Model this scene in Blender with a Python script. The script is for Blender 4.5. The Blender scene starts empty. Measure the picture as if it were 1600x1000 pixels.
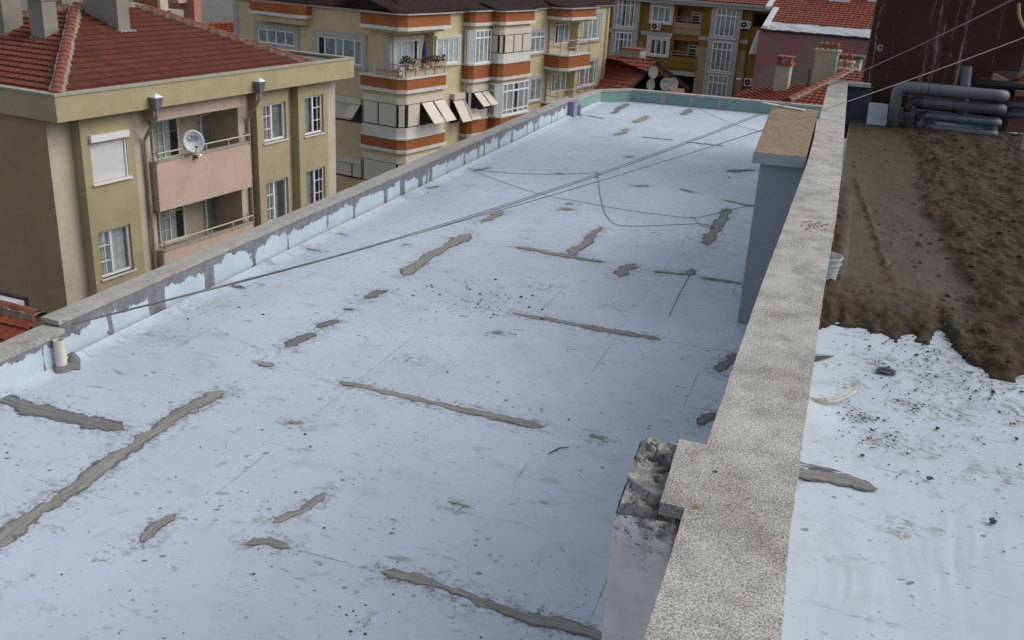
import bpy, bmesh, math, random
from mathutils import Vector, Matrix, noise
import numpy as np
random.seed(7)
S = bpy.context.scene
COL = S.collection
V = Vector
# ------------------------------------------------------------------ survey frame of the photograph
CAM = V((0, 0, 3.9))
FPX = 1511.1
AX = Matrix(((0.941, 0.166, -0.294), (0.334, -0.323, 0.885), (0.052, -0.931, -0.360)))
def _axes():
    p, r, t = math.radians(21.103), math.radians(-3.2046), math.radians(18.388)
    f = V((0, math.cos(p), -math.sin(p))); rt = V((1, 0, 0)); dn = V((0, -math.sin(p), -math.cos(p)))
    X = rt * math.cos(r) + dn * math.sin(r); Y = -rt * math.sin(r) + dn * math.cos(r)
    R = Matrix.Rotation(t, 3, 'Z')
    return R @ X, R @ Y, R @ f
CX, CY, CZ = _axes()
def ray(x, y):
    return CX * ((x - 800) / FPX) + CY * ((y - 500) / FPX) + CZ
def pz(x, y, z):                      # the point of a sight line at height z
    d = ray(x, y); return CAM + d * ((z - CAM.z) / d.z)
def py(x, y, Y):                      # ... on the plane y = Y
    d = ray(x, y); return CAM + d * (Y / d.y)
class Frame:                          # a facade: a runs along it, w stands out from it, z up
    def __init__(s, az, O):
        a = math.radians(az); s.az = az
        s.ex = V((math.sin(a), math.cos(a), 0)); s.n = V((math.cos(a), -math.sin(a), 0)); s.O = V((O[0], O[1], 0))
    def P(s, a, w, z): return s.O + s.ex * a + s.n * w + V((0, 0, z))
    def px(s, x, y, w=0):
        d = ray(x, y); o = s.O + s.n * w - CAM
        q = CAM + d * (o.dot(s.n) / d.dot(s.n))
        return (q - s.O).dot(s.ex), q.z
    def rect(s, x0, y0, x1, y1, w=0):
        a0, z1 = s.px(x0, y0, w); a1, z0 = s.px(x1, y1, w)
        return a0, a1, z0, z1
def frame_at(az, x, y, dist):
    P = ray(x, y); P = P / math.hypot(P.x, P.y) * dist
    return Frame(az, (P.x, P.y))
WORLD = Frame(90, (0, 0))             # a = x, w = -y
# ------------------------------------------------------------------ mesh building
class MB:
    def __init__(s): s.v = []; s.f = []; s.r = []; s.sm = False
    def add(s, vs, fs, rnd=None):
        b = len(s.v); s.v += [V(v) for v in vs]; s.f += [tuple(i + b for i in f) for f in fs]
        s.r += [rnd if rnd is not None else 0.5] * len(fs); return s
    def quad(s, a, b, c, d, rnd=None): return s.add([a, b, c, d], [(0, 1, 2, 3)], rnd)
    def hexa(s, p, rnd=None):         # 4 bottom, 4 top
        return s.add(p, [(3, 2, 1, 0), (4, 5, 6, 7), (0, 1, 5, 4), (1, 2, 6, 5), (2, 3, 7, 6), (3, 0, 4, 7)], rnd)
    def fbox(s, fr, a0, a1, w0, w1, z0, z1, rnd=None):
        c = [(a0, w0), (a1, w0), (a1, w1), (a0, w1)]
        return s.hexa([fr.P(a, w, z0) for a, w in c] + [fr.P(a, w, z1) for a, w in c], rnd)
    def box(s, x0, x1, y0, y1, z0, z1, rnd=None):
        c = [(x0, y0), (x1, y0), (x1, y1), (x0, y1)]
        return s.hexa([(x, y, z0) for x, y in c] + [(x, y, z1) for x, y in c], rnd)
    def prism(s, pts, z0, z1, cap=True):      # plan polygon of world points
        n = len(pts)
        vs = [V((p[0], p[1], z0)) for p in pts] + [V((p[0], p[1], z1)) for p in pts]
        fs = [(i, (i + 1) % n, n + (i + 1) % n, n + i) for i in range(n)]
        if cap: fs += [tuple(range(n - 1, -1, -1)), tuple(range(n, 2 * n))]
        return s.add(vs, fs)
    def fprism(s, fr, pts, z0, z1): return s.prism([fr.P(a, w, 0) for a, w in pts], z0, z1)
    def tube(s, path, r, n=10, cap=True, rr=None):
        path = [V(p) for p in path]; rings = []
        up = None
        for i, p in enumerate(path):
            t = (path[min(i + 1, len(path) - 1)] - path[max(i - 1, 0)])
            t.normalize()
            if up is None: up = t.orthogonal().normalized()
            up = (up - t * up.dot(t)).normalized(); sd = t.cross(up)
            R = rr[i] if rr else r
            rings.append([p + up * (math.cos(k * 2 * math.pi / n) * R) + sd * (math.sin(k * 2 * math.pi / n) * R) for k in range(n)])
        vs = [q for g in rings for q in g]; fs = []
        for i in range(len(path) - 1):
            for k in range(n): fs.append((i * n + k, i * n + (k + 1) % n, (i + 1) * n + (k + 1) % n, (i + 1) * n + k))
        if cap: fs += [tuple(range(n - 1, -1, -1)), tuple((len(path) - 1) * n + k for k in range(n))]
        return s.add(vs, fs)
    def lathe(s, c, prof, n=24):               # (radius, z) profile about the vertical through c
        c = V(c); vs = []; fs = []
        for r, z in prof: vs += [c + V((r * math.cos(k * 2 * math.pi / n), r * math.sin(k * 2 * math.pi / n), z)) for k in range(n)]
        for i in range(len(prof) - 1):
            for k in range(n): fs.append((i * n + k, i * n + (k + 1) % n, (i + 1) * n + (k + 1) % n, (i + 1) * n + k))
        return s.add(vs, fs)
    def grid(s, nx, ny, fn, keep=None):
        vs = [fn(i / nx, j / ny) for j in range(ny + 1) for i in range(nx + 1)]; fs = []
        for j in range(ny):
            for i in range(nx):
                if keep is None or keep(i / nx, j / ny): fs.append((j * (nx + 1) + i, j * (nx + 1) + i + 1, (j + 1) * (nx + 1) + i + 1, (j + 1) * (nx + 1) + i))
        return s.add(vs, fs)
    def blob(s, c, r, sq=(1, 1, 1), sub=1, rough=.3, seed=0):
        bm = bmesh.new(); bmesh.ops.create_icosphere(bm, subdivisions=sub, radius=1)
        vs = []
        for v in bm.verts:
            k = 1 + rough * noise.noise(v.co * 1.7 + V((seed * 3.1, seed * 1.7, 0)))
            vs.append(V(c) + V((v.co.x * sq[0], v.co.y * sq[1], v.co.z * sq[2])) * (r * k))
        fs = [tuple(v.index for v in f.verts) for f in bm.faces]; bm.free()
        return s.add(vs, fs)
    def build(s, name, m, parent=None, loc=None, smooth=False, bevel=0, attr=None, recalc=True):
        base = V(parent['_b']) if parent is not None else V(loc if loc is not None else (0, 0, 0))
        me = bpy.data.meshes.new(name)
        me.from_pydata([tuple(v - base) for v in s.v], [], s.f); me.update()
        if recalc:
            bm = bmesh.new(); bm.from_mesh(me); bmesh.ops.recalc_face_normals(bm, faces=bm.faces); bm.to_mesh(me); bm.free()
        if len(set(s.r)) > 1:
            at = me.attributes.new('rnd', 'FLOAT', 'FACE'); at.data.foreach_set('value', s.r)
        if attr:
            for k, vals in attr.items():
                at = me.attributes.new(k, 'FLOAT', 'POINT'); at.data.foreach_set('value', vals)
        if smooth:
            me.polygons.foreach_set('use_smooth', [True] * len(me.polygons)); me.update()
        me.materials.append(m)
        o = bpy.data.objects.new(name, me); COL.objects.link(o)
        o['_b'] = list(base)
        if parent is not None: o.parent = parent
        else: o.location = base
        if bevel:
            b = o.modifiers.new('bevel', 'BEVEL'); b.width = bevel; b.segments = 2; b.limit_method = 'ANGLE'
        return o
def thing(name, label, cat, loc, group=None):
    o = bpy.data.objects.new(name, None); COL.objects.link(o); o.location = V(loc); o['_b'] = list(V(loc)); o.empty_display_size = .3
    return tag(o, label, cat, group)
def tag(o, label, cat, group=None):
    o['label'] = label; o['category'] = cat
    if group: o['group'] = group
    return o
def kind(o, k, label=None, cat=None):
    o['kind'] = k
    if label: o['label'] = label
    if cat: o['category'] = cat
    return o
def copy_tree(o, loc, parent=None):
    c = o.copy(); COL.objects.link(c)
    if parent is not None: c.parent = parent
    else: c.location = V(loc); c['_b'] = list(V(loc))
    for ch in [x for x in o.children]: copy_tree(ch, None, c)
    return c
# ------------------------------------------------------------------ materials
def nodes(name):
    m = bpy.data.materials.new(name); m.use_nodes = True
    nt = m.node_tree; b = nt.nodes['Principled BSDF']
    return m, nt, b
def N(nt, t, **kw):
    n = nt.nodes.new(t)
    for k, v in kw.items():
        if k in n.inputs: n.inputs[k].default_value = v
        else: setattr(n, k, v)
    return n
def math_(nt, op, a, b=None, c=None, clamp=False):
    n = nt.nodes.new('ShaderNodeMath'); n.operation = op; n.use_clamp = clamp
    for i, x in enumerate((a, b, c)):
        if x is None: continue
        if isinstance(x, (int, float)): n.inputs[i].default_value = x
        else: nt.links.new(x, n.inputs[i])
    return n.outputs[0]
def mixc(nt, fac, a, b, mode='MIX'):
    n = nt.nodes.new('ShaderNodeMix'); n.data_type = 'RGBA'; n.blend_type = mode
    for s, x in ((0, fac), (6, a), (7, b)):
        if isinstance(x, (int, float)): n.inputs[s].default_value = x
        elif isinstance(x, tuple): n.inputs[s].default_value = (*x, 1) if len(x) == 3 else x
        else: nt.links.new(x, n.inputs[s])
    return n.outputs[2]
def coords(nt): return nt.nodes.new('ShaderNodeTexCoord').outputs['Object']
def scaled(nt, vec, sc):
    n = nt.nodes.new('ShaderNodeMapping'); nt.links.new(vec, n.inputs[0]); n.inputs['Scale'].default_value = sc; return n.outputs[0]
def fbm(nt, vec, scale, detail=5, rough=.6, dist=0):
    n = N(nt, 'ShaderNodeTexNoise', Scale=scale, Detail=detail, Roughness=rough, Distortion=dist); nt.links.new(vec, n.inputs['Vector']); return n.outputs[0]
def ramp(nt, fac, lo, hi):
    n = N(nt, 'ShaderNodeMapRange'); n.interpolation_type = 'SMOOTHSTEP'
    nt.links.new(fac, n.inputs[0]); n.inputs[1].default_value = lo; n.inputs[2].default_value = hi; return n.outputs[0]
def bump(nt, b, h, strength=.3, dist=.01):
    n = N(nt, 'ShaderNodeBump', Strength=strength, Distance=dist); nt.links.new(h, n.inputs['Height']); nt.links.new(n.outputs[0], b.inputs['Normal'])
def plain(name, col, rough=.6, metal=0, spec=.4, var=.1, scale=6, bs=0, bscale=40):
    m, nt, b = nodes(name); co = coords(nt)
    n1 = fbm(nt, co, scale, 4)
    c = mixc(nt, ramp(nt, n1, .3, .7), tuple(x * (1 - var) for x in col), tuple(min(1, x * (1 + var)) for x in col))
    nt.links.new(c, b.inputs['Base Color']); b.inputs['Roughness'].default_value = rough; b.inputs['Metallic'].default_value = metal
    b.inputs['Specular IOR Level'].default_value = spec
    if bs: bump(nt, b, fbm(nt, co, bscale, 4), bs, .01)
    return m
def plaster(name, col, dirt=(.18, .16, .13), amt=.35, scale=1.2, streak=.5, bs=.25):
    m, nt, b = nodes(name); co = coords(nt)
    n1 = fbm(nt, co, scale, 6, .6); n2 = fbm(nt, scaled(nt, co, (2.2, 2.2, .18)), 2.0, 5, .65); n3 = fbm(nt, co, 35, 3, .7)
    c = mixc(nt, ramp(nt, n1, .3, .7), tuple(x * .9 for x in col), tuple(min(1, x * 1.07) for x in col))
    d = math_(nt, 'MULTIPLY', ramp(nt, n2, .5, .85), streak * amt)
    d = math_(nt, 'ADD', d, math_(nt, 'MULTIPLY', ramp(nt, n1, .55, .8), amt * .4), clamp=True)
    c = mixc(nt, d, c, dirt)
    c = mixc(nt, math_(nt, 'MULTIPLY', n3, .16), c, tuple(x * .6 for x in col))
    nt.links.new(c, b.inputs['Base Color']); b.inputs['Roughness'].default_value = .92; b.inputs['Specular IOR Level'].default_value = .2
    bump(nt, b, n3, bs, .006)
    return m
def tilemat(name, c1, c2, moss=.25):
    m, nt, b = nodes(name); co = coords(nt)
    at = N(nt, 'ShaderNodeAttribute', attribute_name='rnd'); at.attribute_type = 'GEOMETRY'
    c = mixc(nt, at.outputs['Fac'], c1, c2)
    n1 = fbm(nt, co, .9, 6, .65); n2 = fbm(nt, co, 14, 4, .7)
    c = mixc(nt, math_(nt, 'MULTIPLY', ramp(nt, n1, .48, .75), moss), c, (.035, .025, .022))
    c = mixc(nt, math_(nt, 'MULTIPLY', ramp(nt, n2, .5, .8), .35), c, tuple(x * .5 for x in c1))
    nt.links.new(c, b.inputs['Base Color']); b.inputs['Roughness'].default_value = .85; b.inputs['Specular IOR Level'].default_value = .25
    return m
def glassmat():
    m = bpy.data.materials.new('window_glass'); m.use_nodes = True; nt = m.node_tree
    for n in list(nt.nodes): nt.nodes.remove(n)
    o = nt.nodes.new('ShaderNodeOutputMaterial'); mx = nt.nodes.new('ShaderNodeMixShader')
    t = N(nt, 'ShaderNodeBsdfTransparent'); t.inputs[0].default_value = (.84, .88, .88, 1)
    g = N(nt, 'ShaderNodeBsdfGlossy', Roughness=.03); g.inputs[0].default_value = (.9, .95, 1, 1)
    fr = N(nt, 'ShaderNodeFresnel', IOR=1.36)
    f = math_(nt, 'MULTIPLY_ADD', fr.outputs[0], .5, .03, clamp=True)
    nt.links.new(f, mx.inputs[0]); nt.links.new(t.outputs[0], mx.inputs[1]); nt.links.new(g.outputs[0], mx.inputs[2]); nt.links.new(mx.outputs[0], o.inputs[0])
    return m
def membrane(name, seams=True, base=(.50, .57, .665), dirtattr=False):
    m, nt, b = nodes(name); co = coords(nt)
    big = fbm(nt, co, .55, 4, .55); mid = fbm(nt, co, 3.2, 6, .65)
    c = mixc(nt, ramp(nt, big, .3, .7), tuple(x * .86 for x in base), base)
    c = mixc(nt, math_(nt, 'MULTIPLY', ramp(nt, mid, .5, .8), .25), c, (.33, .34, .36))
    if seams:
        sq = nt.nodes.new('ShaderNodeSeparateXYZ'); nt.links.new(co, sq.inputs[0]); cq = nt.nodes.new('ShaderNodeCombineXYZ')
        nt.links.new(math_(nt, 'FLOOR', math_(nt, 'DIVIDE', math_(nt, 'ADD', sq.outputs[0], 1.5), .985)), cq.inputs[0]); nt.links.new(math_(nt, 'FLOOR', math_(nt, 'DIVIDE', sq.outputs[1], 2.47)), cq.inputs[1])
        wn = nt.nodes.new('ShaderNodeTexWhiteNoise'); nt.links.new(cq.outputs[0], wn.inputs['Vector'])
        c = mixc(nt, math_(nt, 'MULTIPLY', wn.outputs['Value'], .16), c, tuple(x * .6 for x in base))      # every sheet weathers a little differently
    pud = fbm(nt, co, .9, 3, .5, 1.2); ring = math_(nt, 'SUBTRACT', 1.0, math_(nt, 'MULTIPLY', math_(nt, 'ABSOLUTE', math_(nt, 'SUBTRACT', pud, .56)), 26), clamp=True)
    c = mixc(nt, math_(nt, 'MULTIPLY', math_(nt, 'MULTIPLY', ring, ramp(nt, mid, .42, .6)), .22), c, (.30, .285, .26))
    # smears, trodden specks and pits
    sm = fbm(nt, scaled(nt, co, (1.0, 2.6, 1)), 3.4, 7, .72, .6)
    msk = ramp(nt, fbm(nt, co, .8, 4, .6), .34, .58)
    s1 = math_(nt, 'MULTIPLY', ramp(nt, sm, .575, .68), msk)
    c = mixc(nt, math_(nt, 'MULTIPLY', s1, .7), c, (.20, .19, .185))
    def specks(scale, thr, mscale, dens, colr, amt, sc=(1, 1, 1), c=None):
        v = N(nt, 'ShaderNodeTexVoronoi', Scale=scale, Randomness=1.0); v.feature = 'F1'
        wob = fbm(nt, co, scale * 1.6, 3, .6)
        vec = nt.nodes.new('ShaderNodeVectorMath'); vec.operation = 'ADD'
        cmb = nt.nodes.new('ShaderNodeCombineXYZ'); k = math_(nt, 'MULTIPLY', wob, .9 / scale); nt.links.new(k, cmb.inputs[0]); nt.links.new(k, cmb.inputs[1])
        nt.links.new(scaled(nt, co, sc), vec.inputs[0]); nt.links.new(cmb.outputs[0], vec.inputs[1]); nt.links.new(vec.outputs[0], v.inputs['Vector'])
        sep = nt.nodes.new('ShaderNodeSeparateColor'); nt.links.new(v.outputs['Color'], sep.inputs[0])
        sz = math_(nt, 'MULTIPLY', sep.outputs[0], thr)                       # size differs speck to speck
        on = math_(nt, 'LESS_THAN', sep.outputs[1], dens)
        cl = ramp(nt, fbm(nt, co, mscale, 4, .65), .42, .60)
        hit = math_(nt, 'LESS_THAN', v.outputs['Distance'], sz)
        hit = math_(nt, 'MULTIPLY', math_(nt, 'MULTIPLY', hit, on), cl)
        vary = math_(nt, 'MULTIPLY_ADD', sep.outputs[2], .6, .4)
        return mixc(nt, math_(nt, 'MULTIPLY', math_(nt, 'MULTIPLY', hit, vary), amt), c, colr)
    c = specks(5.5, .26, 1.1, .34, (.24, .23, .225), .7, (1, 1.5, 1), c)
    c = specks(3.2, .15, .7, .25, (.24, .235, .23), .5, (1.9, .8, 1), c)
    c = specks(15, .32, 1.7, .5, (.10, .10, .105), .9, (1, 1.2, 1), c)
    c = specks(9, .2, 1.3, .3, (.045, .045, .05), .9, (1, 1, 1), c)
    c = specks(2.0, .17, .5, .4, (.33, .29, .25), .45, (1, 1.7, 1), c)
    c = specks(34, .34, 2.3, .35, (.13, .125, .12), .8, (1, 1.3, 1), c)
    if dirtattr:
        at = N(nt, 'ShaderNodeAttribute', attribute_name='dirt'); at.attribute_type = 'GEOMETRY'
        dn = fbm(nt, scaled(nt, co, (1, 1.1, 1)), 9, 7, .72, .3)
        d = math_(nt, 'MULTIPLY', ramp(nt, math_(nt, 'ADD', dn, math_(nt, 'MULTIPLY', at.outputs['Fac'], .28)), .72, .92), math_(nt, 'MULTIPLY', at.outputs['Fac'], 1.2, clamp=True), clamp=True)
        c = mixc(nt, math_(nt, 'MULTIPLY', d, .85), c, (.24, .225, .205))
        dn2 = fbm(nt, co, 20, 6, .72, .4)
        c = mixc(nt, math_(nt, 'MULTIPLY', ramp(nt, math_(nt, 'ADD', dn2, math_(nt, 'MULTIPLY', at.outputs['Fac'], .32)), .84, .90), .85), c, (.17, .165, .16))
    if seams:
        sp = nt.nodes.new('ShaderNodeSeparateXYZ'); nt.links.new(co, sp.inputs[0])
        wig = math_(nt, 'MULTIPLY', math_(nt, 'SUBTRACT', fbm(nt, co, 1.3, 2), .5), .012)
        def line(out, off, step, wd):
            t = math_(nt, 'ADD', math_(nt, 'DIVIDE', math_(nt, 'ADD', math_(nt, 'SUBTRACT', out, off), wig), step), .5)
            return math_(nt, 'LESS_THAN', math_(nt, 'ABSOLUTE', math_(nt, 'SUBTRACT', math_(nt, 'FRACT', t), .5)), wd / step)
        l1 = math_(nt, 'MULTIPLY', line(sp.outputs[1], 0.0, 2.47, .0045), ramp(nt, fbm(nt, co, 1.3, 4), .47, .60))
        l2 = math_(nt, 'MULTIPLY', line(sp.outputs[0], -1.5, .985, .004), ramp(nt, fbm(nt, scaled(nt, co, (1, 1, 1)), .9, 4), .49, .62))
        c = mixc(nt, math_(nt, 'MULTIPLY', math_(nt, 'MAXIMUM', l1, l2), .75), c, (.11, .10, .09))
    nt.links.new(c, b.inputs['Base Color']); b.inputs['Roughness'].default_value = .5; b.inputs['Specular IOR Level'].default_value = .5
    f = fbm(nt, co, 220, 2, .6)
    h = math_(nt, 'ADD', math_(nt, 'MULTIPLY', fbm(nt, co, 2.0, 5, .55), .8), math_(nt, 'MULTIPLY', f, .12))
    bump(nt, b, h, .28, .02)
    return m
def copingmat(name, light=(.50, .48, .44), dark=(.105, .092, .075), scale=95, cov=.5):
    m, nt, b = nodes(name); co = coords(nt)
    n1 = fbm(nt, co, scale, 5, .75); n2 = fbm(nt, co, 6, 5, .65); n3 = fbm(nt, co, 1.6, 4, .6); n4 = fbm(nt, co, scale * 2.6, 2, .7)
    f = math_(nt, 'ADD', n1, math_(nt, 'MULTIPLY', math_(nt, 'SUBTRACT', n2, .5), .22))
    f = math_(nt, 'ADD', f, math_(nt, 'MULTIPLY', math_(nt, 'SUBTRACT', n3, .5), .2))
    f = math_(nt, 'ADD', f, math_(nt, 'MULTIPLY', math_(nt, 'SUBTRACT', n4, .5), .3))
    k = ramp(nt, f, cov - .05, cov + .09)
    c = mixc(nt, k, light, tuple(.45 * l + .55 * d for l, d in zip(light, dark)))
    c = mixc(nt, ramp(nt, f, cov + .06, cov + .2), c, dark)
    c = mixc(nt, math_(nt, 'MULTIPLY', ramp(nt, n2, .5, .75), .25), c, (.22, .20, .16))
    nt.links.new(c, b.inputs['Base Color']); b.inputs['Roughness'].default_value = .95; b.inputs['Specular IOR Level'].default_value = .15
    bump(nt, b, math_(nt, 'SUBTRACT', 1.0, k), .6, .004)
    return m
def upstand(name):                       # pale blue coated parapet face with ragged bare cement along its top and joints
    m, nt, b = nodes(name); co = coords(nt)
    sp = nt.nodes.new('ShaderNodeSeparateXYZ'); nt.links.new(co, sp.inputs[0])
    y, z = sp.outputs[1], sp.outputs[2]
    n1 = fbm(nt, co, 9, 5, .7); n2 = fbm(nt, scaled(nt, co, (1, 1, .12)), 1.3, 6, .7); n3 = fbm(nt, co, 2.2, 5, .6)
    edge = math_(nt, 'MULTIPLY_ADD', n2, -.62, .565)                    # lower edge of the bare band
    edge = math_(nt, 'ADD', edge, math_(nt, 'MULTIPLY', math_(nt, 'SUBTRACT', n1, .5), .14))
    top = math_(nt, 'GREATER_THAN', z, edge)
    wy = math_(nt, 'MULTIPLY', math_(nt, 'SUBTRACT', fbm(nt, scaled(nt, co, (0, 1, 0)), .8, 3), .5), 2.2)
    t = math_(nt, 'FRACT', math_(nt, 'ADD', math_(nt, 'DIVIDE', math_(nt, 'ADD', y, wy), .87), .5))
    dv = math_(nt, 'ABSOLUTE', math_(nt, 'SUBTRACT', t, .5))
    wd = math_(nt, 'MULTIPLY_ADD', n1, .20, -.02)
    jn = math_(nt, 'LESS_THAN', dv, math_(nt, 'MULTIPLY', wd, ramp(nt, n3, .34, .56)))
    msk = math_(nt, 'MAXIMUM', top, jn)
    base = mixc(nt, ramp(nt, n3, .3, .7), (.41, .50, .57), (.50, .585, .645))
    cem = mixc(nt, ramp(nt, n1, .3, .7), (.13, .135, .15), (.22, .22, .235))
    sp2 = ramp(nt, fbm(nt, co, 12, 4, .7), .68, .74)
    base = mixc(nt, math_(nt, 'MULTIPLY', sp2, .6), base, (.2, .2, .22))
    c = mixc(nt, msk, base, cem)
    nt.links.new(c, b.inputs['Base Color']); b.inputs['Roughness'].default_value = .7
    bump(nt, b, math_(nt, 'ADD', math_(nt, 'MULTIPLY', msk, .5), math_(nt, 'MULTIPLY', n1, .5)), .4, .012)
    return m
def mudmat():
    m, nt, b = nodes('wet_sand'); co = coords(nt)
    at = N(nt, 'ShaderNodeAttribute', attribute_name='wet'); at.attribute_type = 'GEOMETRY'
    n1 = fbm(nt, co, 5, 7, .7); n2 = fbm(nt, co, 40, 4, .7)
    dry = mixc(nt, ramp(nt, n1, .3, .7), (.021, .016, .0095), (.056, .043, .025))
    wet = mixc(nt, ramp(nt, n1, .3, .7), (.050, .042, .028), (.072, .062, .043))
    c = mixc(nt, at.outputs['Fac'], dry, wet)
    c = mixc(nt, math_(nt, 'MULTIPLY', ramp(nt, n2, .5, .8), .4), c, (.035, .028, .02))
    nt.links.new(c, b.inputs['Base Color'])
    nt.links.new(math_(nt, 'MULTIPLY_ADD', at.outputs['Fac'], -.42, .95), b.inputs['Roughness']); b.inputs['Specular IOR Level'].default_value = .3
    bump(nt, b, math_(nt, 'ADD', n1, math_(nt, 'MULTIPLY', n2, .8)), .6, .02)
    return m
def tarwall():
    m, nt, b = nodes('tarred_wall'); co = coords(nt)
    n1 = fbm(nt, co, 1.3, 6, .65); n2 = fbm(nt, scaled(nt, co, (5, 5, .12)), 1.1, 6, .7)
    sp = nt.nodes.new('ShaderNodeSeparateXYZ'); nt.links.new(co, sp.inputs[0])
    c = mixc(nt, ramp(nt, n1, .3, .7), (.040, .023, .017), (.060, .034, .025))
    # lime runs down the face
    wig = math_(nt, 'MULTIPLY', math_(nt, 'SUBTRACT', fbm(nt, scaled(nt, co, (1, 1, 1)), 2.2, 5, .7), .5), .30)
    xs = math_(nt, 'ADD', sp.outputs[0], wig)
    fine = ramp(nt, fbm(nt, scaled(nt, co, (22, 22, .8)), 1.5, 5, .75), .46, .62)
    tot = None
    for x0, w_, a_ in ((-.07, .08, .65), (-.24, .045, .4), (.15, .02, .4), (.34, .055, .8), (-1.1, .014, .6), (.86, .012, .35), (-.8, .012, .2)):
        k = math_(nt, 'SUBTRACT', 1.0, math_(nt, 'DIVIDE', math_(nt, 'ABSOLUTE', math_(nt, 'SUBTRACT', xs, x0)), w_), clamp=True)
        k = math_(nt, 'MULTIPLY', math_(nt, 'MULTIPLY', k, fine), a_)
        tot = k if tot is None else math_(nt, 'MAXIMUM', tot, k)
    c = mixc(nt, tot, c, (.42, .38, .36))
    c = mixc(nt, math_(nt, 'MULTIPLY', ramp(nt, n2, .6, .9), .3), c, (.12, .09, .08))
    nt.links.new(c, b.inputs['Base Color']); b.inputs['Roughness'].default_value = .9; b.inputs['Specular IOR Level'].default_value = .1
    bump(nt, b, n1, .3, .01)
    return m
def patchwall(name, c1, c2, c3, sc=.7):
    m, nt, b = nodes(name); co = coords(nt)
    n1 = fbm(nt, co, sc, 6, .6); n2 = fbm(nt, co, 30, 3, .7)
    c = mixc(nt, ramp(nt, n1, .47, .53), c1, c2)
    c = mixc(nt, math_(nt, 'MULTIPLY', ramp(nt, fbm(nt, co, sc * 2.3, 5, .6), .5, .7), .5), c, c3)
    c = mixc(nt, math_(nt, 'MULTIPLY', n2, .2), c, (.1, .08, .07))
    nt.links.new(c, b.inputs['Base Color']); b.inputs['Roughness'].default_value = .93; bump(nt, b, n2, .25, .006)
    return m
def brickmat():
    m, nt, b = nodes('brick'); co = coords(nt)
    t = N(nt, 'ShaderNodeTexBrick', Scale=4.0); t.inputs['Color1'].default_value = (.34, .10, .035, 1); t.inputs['Color2'].default_value = (.26, .075, .03, 1); t.inputs['Mortar'].default_value = (.25, .13, .08, 1)
    r = nt.nodes.new('ShaderNodeMapping'); r.inputs['Rotation'].default_value = (math.pi / 2, 0, 0); nt.links.new(co, r.inputs[0]); nt.links.new(r.outputs[0], t.inputs['Vector'])
    nt.links.new(t.outputs[0], b.inputs['Base Color']); b.inputs['Roughness'].default_value = .95
    return m
def shuttermat(name, col, pitch=.05, dz=True):
    m, nt, b = nodes(name); co = coords(nt)
    sp = nt.nodes.new('ShaderNodeSeparateXYZ'); nt.links.new(co, sp.inputs[0])
    f = math_(nt, 'FRACT', math_(nt, 'DIVIDE', sp.outputs[2], pitch))
    g = math_(nt, 'LESS_THAN', f, .16)
    c = mixc(nt, math_(nt, 'MULTIPLY', g, .45), col, tuple(x * .4 for x in col))
    c = mixc(nt, math_(nt, 'MULTIPLY', ramp(nt, fbm(nt, co, 2, 5), .5, .8), .3), c, tuple(x * .6 for x in col))
    nt.links.new(c, b.inputs['Base Color']); b.inputs['Roughness'].default_value = .55
    bump(nt, b, f, .4, .01)
    return m
M = {}
M['glass'] = glassmat()
M['membrane'] = membrane('white_membrane', dirtattr=True)
M['membrane2'] = membrane('white_terrace_membrane', seams=False, base=(.44, .515, .58), dirtattr=True)
M['coping'] = copingmat('precast_coping', (.55, .53, .49), (.085, .073, .058), 118, .478)
M['coping_far'] = copingmat('weathered_coping', (.37, .36, .33), (.13, .12, .105), 45, .56)
M['capstone'] = copingmat('brown_cap', (.27, .20, .135), (.10, .07, .045), 22, .52)
M['upstand'] = upstand('coated_upstand')
M['green'] = plaster('green_upstand', (.20, .325, .30), (.10, .11, .11), .5, 1.5)
def mortarmat(name, col, fringe):
    m, nt, b = nodes(name); co = coords(nt)
    def attr(k): q = N(nt, 'ShaderNodeAttribute', attribute_name=k); q.attribute_type = 'GEOMETRY'; return q.outputs['Fac']
    ed = attr('edge'); cm = nt.nodes.new('ShaderNodeCombineXYZ'); nt.links.new(attr('along'), cm.inputs[0]); nt.links.new(attr('across'), cm.inputs[1])
    n1 = fbm(nt, co, 7, 6, .65); n2 = fbm(nt, co, 45, 4, .7); n3 = fbm(nt, co, 21, 7, .72)
    st = fbm(nt, scaled(nt, cm.outputs[0], (2.0, 42, 1)), 1.0, 5, .6); st2 = fbm(nt, scaled(nt, cm.outputs[0], (5, 55, 1)), 1.0, 4, .7)
    c = mixc(nt, ramp(nt, st, .32, .68), tuple(x * .72 for x in col), tuple(x * 1.2 for x in col))
    e = math_(nt, 'ADD', ed, math_(nt, 'MULTIPLY', math_(nt, 'SUBTRACT', n1, .5), 1.0))
    c = mixc(nt, math_(nt, 'MULTIPLY', ramp(nt, e, .42, .66), .85), c, fringe)
    c = mixc(nt, math_(nt, 'MULTIPLY', ramp(nt, st2, .62, .70), .7), c, (.06, .058, .055))
    c = mixc(nt, math_(nt, 'MULTIPLY', n2, .2), c, (.08, .075, .07))
    e2 = math_(nt, 'ADD', ed, math_(nt, 'ADD', math_(nt, 'MULTIPLY', math_(nt, 'SUBTRACT', n3, .5), 1.1), math_(nt, 'MULTIPLY', math_(nt, 'SUBTRACT', st2, .5), .7)))
    nt.links.new(math_(nt, 'SUBTRACT', 1.0, ramp(nt, e2, .62, .80)), b.inputs['Alpha'])
    nt.links.new(c, b.inputs['Base Color']); b.inputs['Roughness'].default_value = .9; b.inputs['Specular IOR Level'].default_value = .2
    bump(nt, b, math_(nt, 'ADD', math_(nt, 'MULTIPLY', st, 1.2), math_(nt, 'MULTIPLY', n2, .4)), .5, .010); return m
M['mortar'] = mortarmat('mortar', (.285, .278, .25), (.125, .122, .118))
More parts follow.
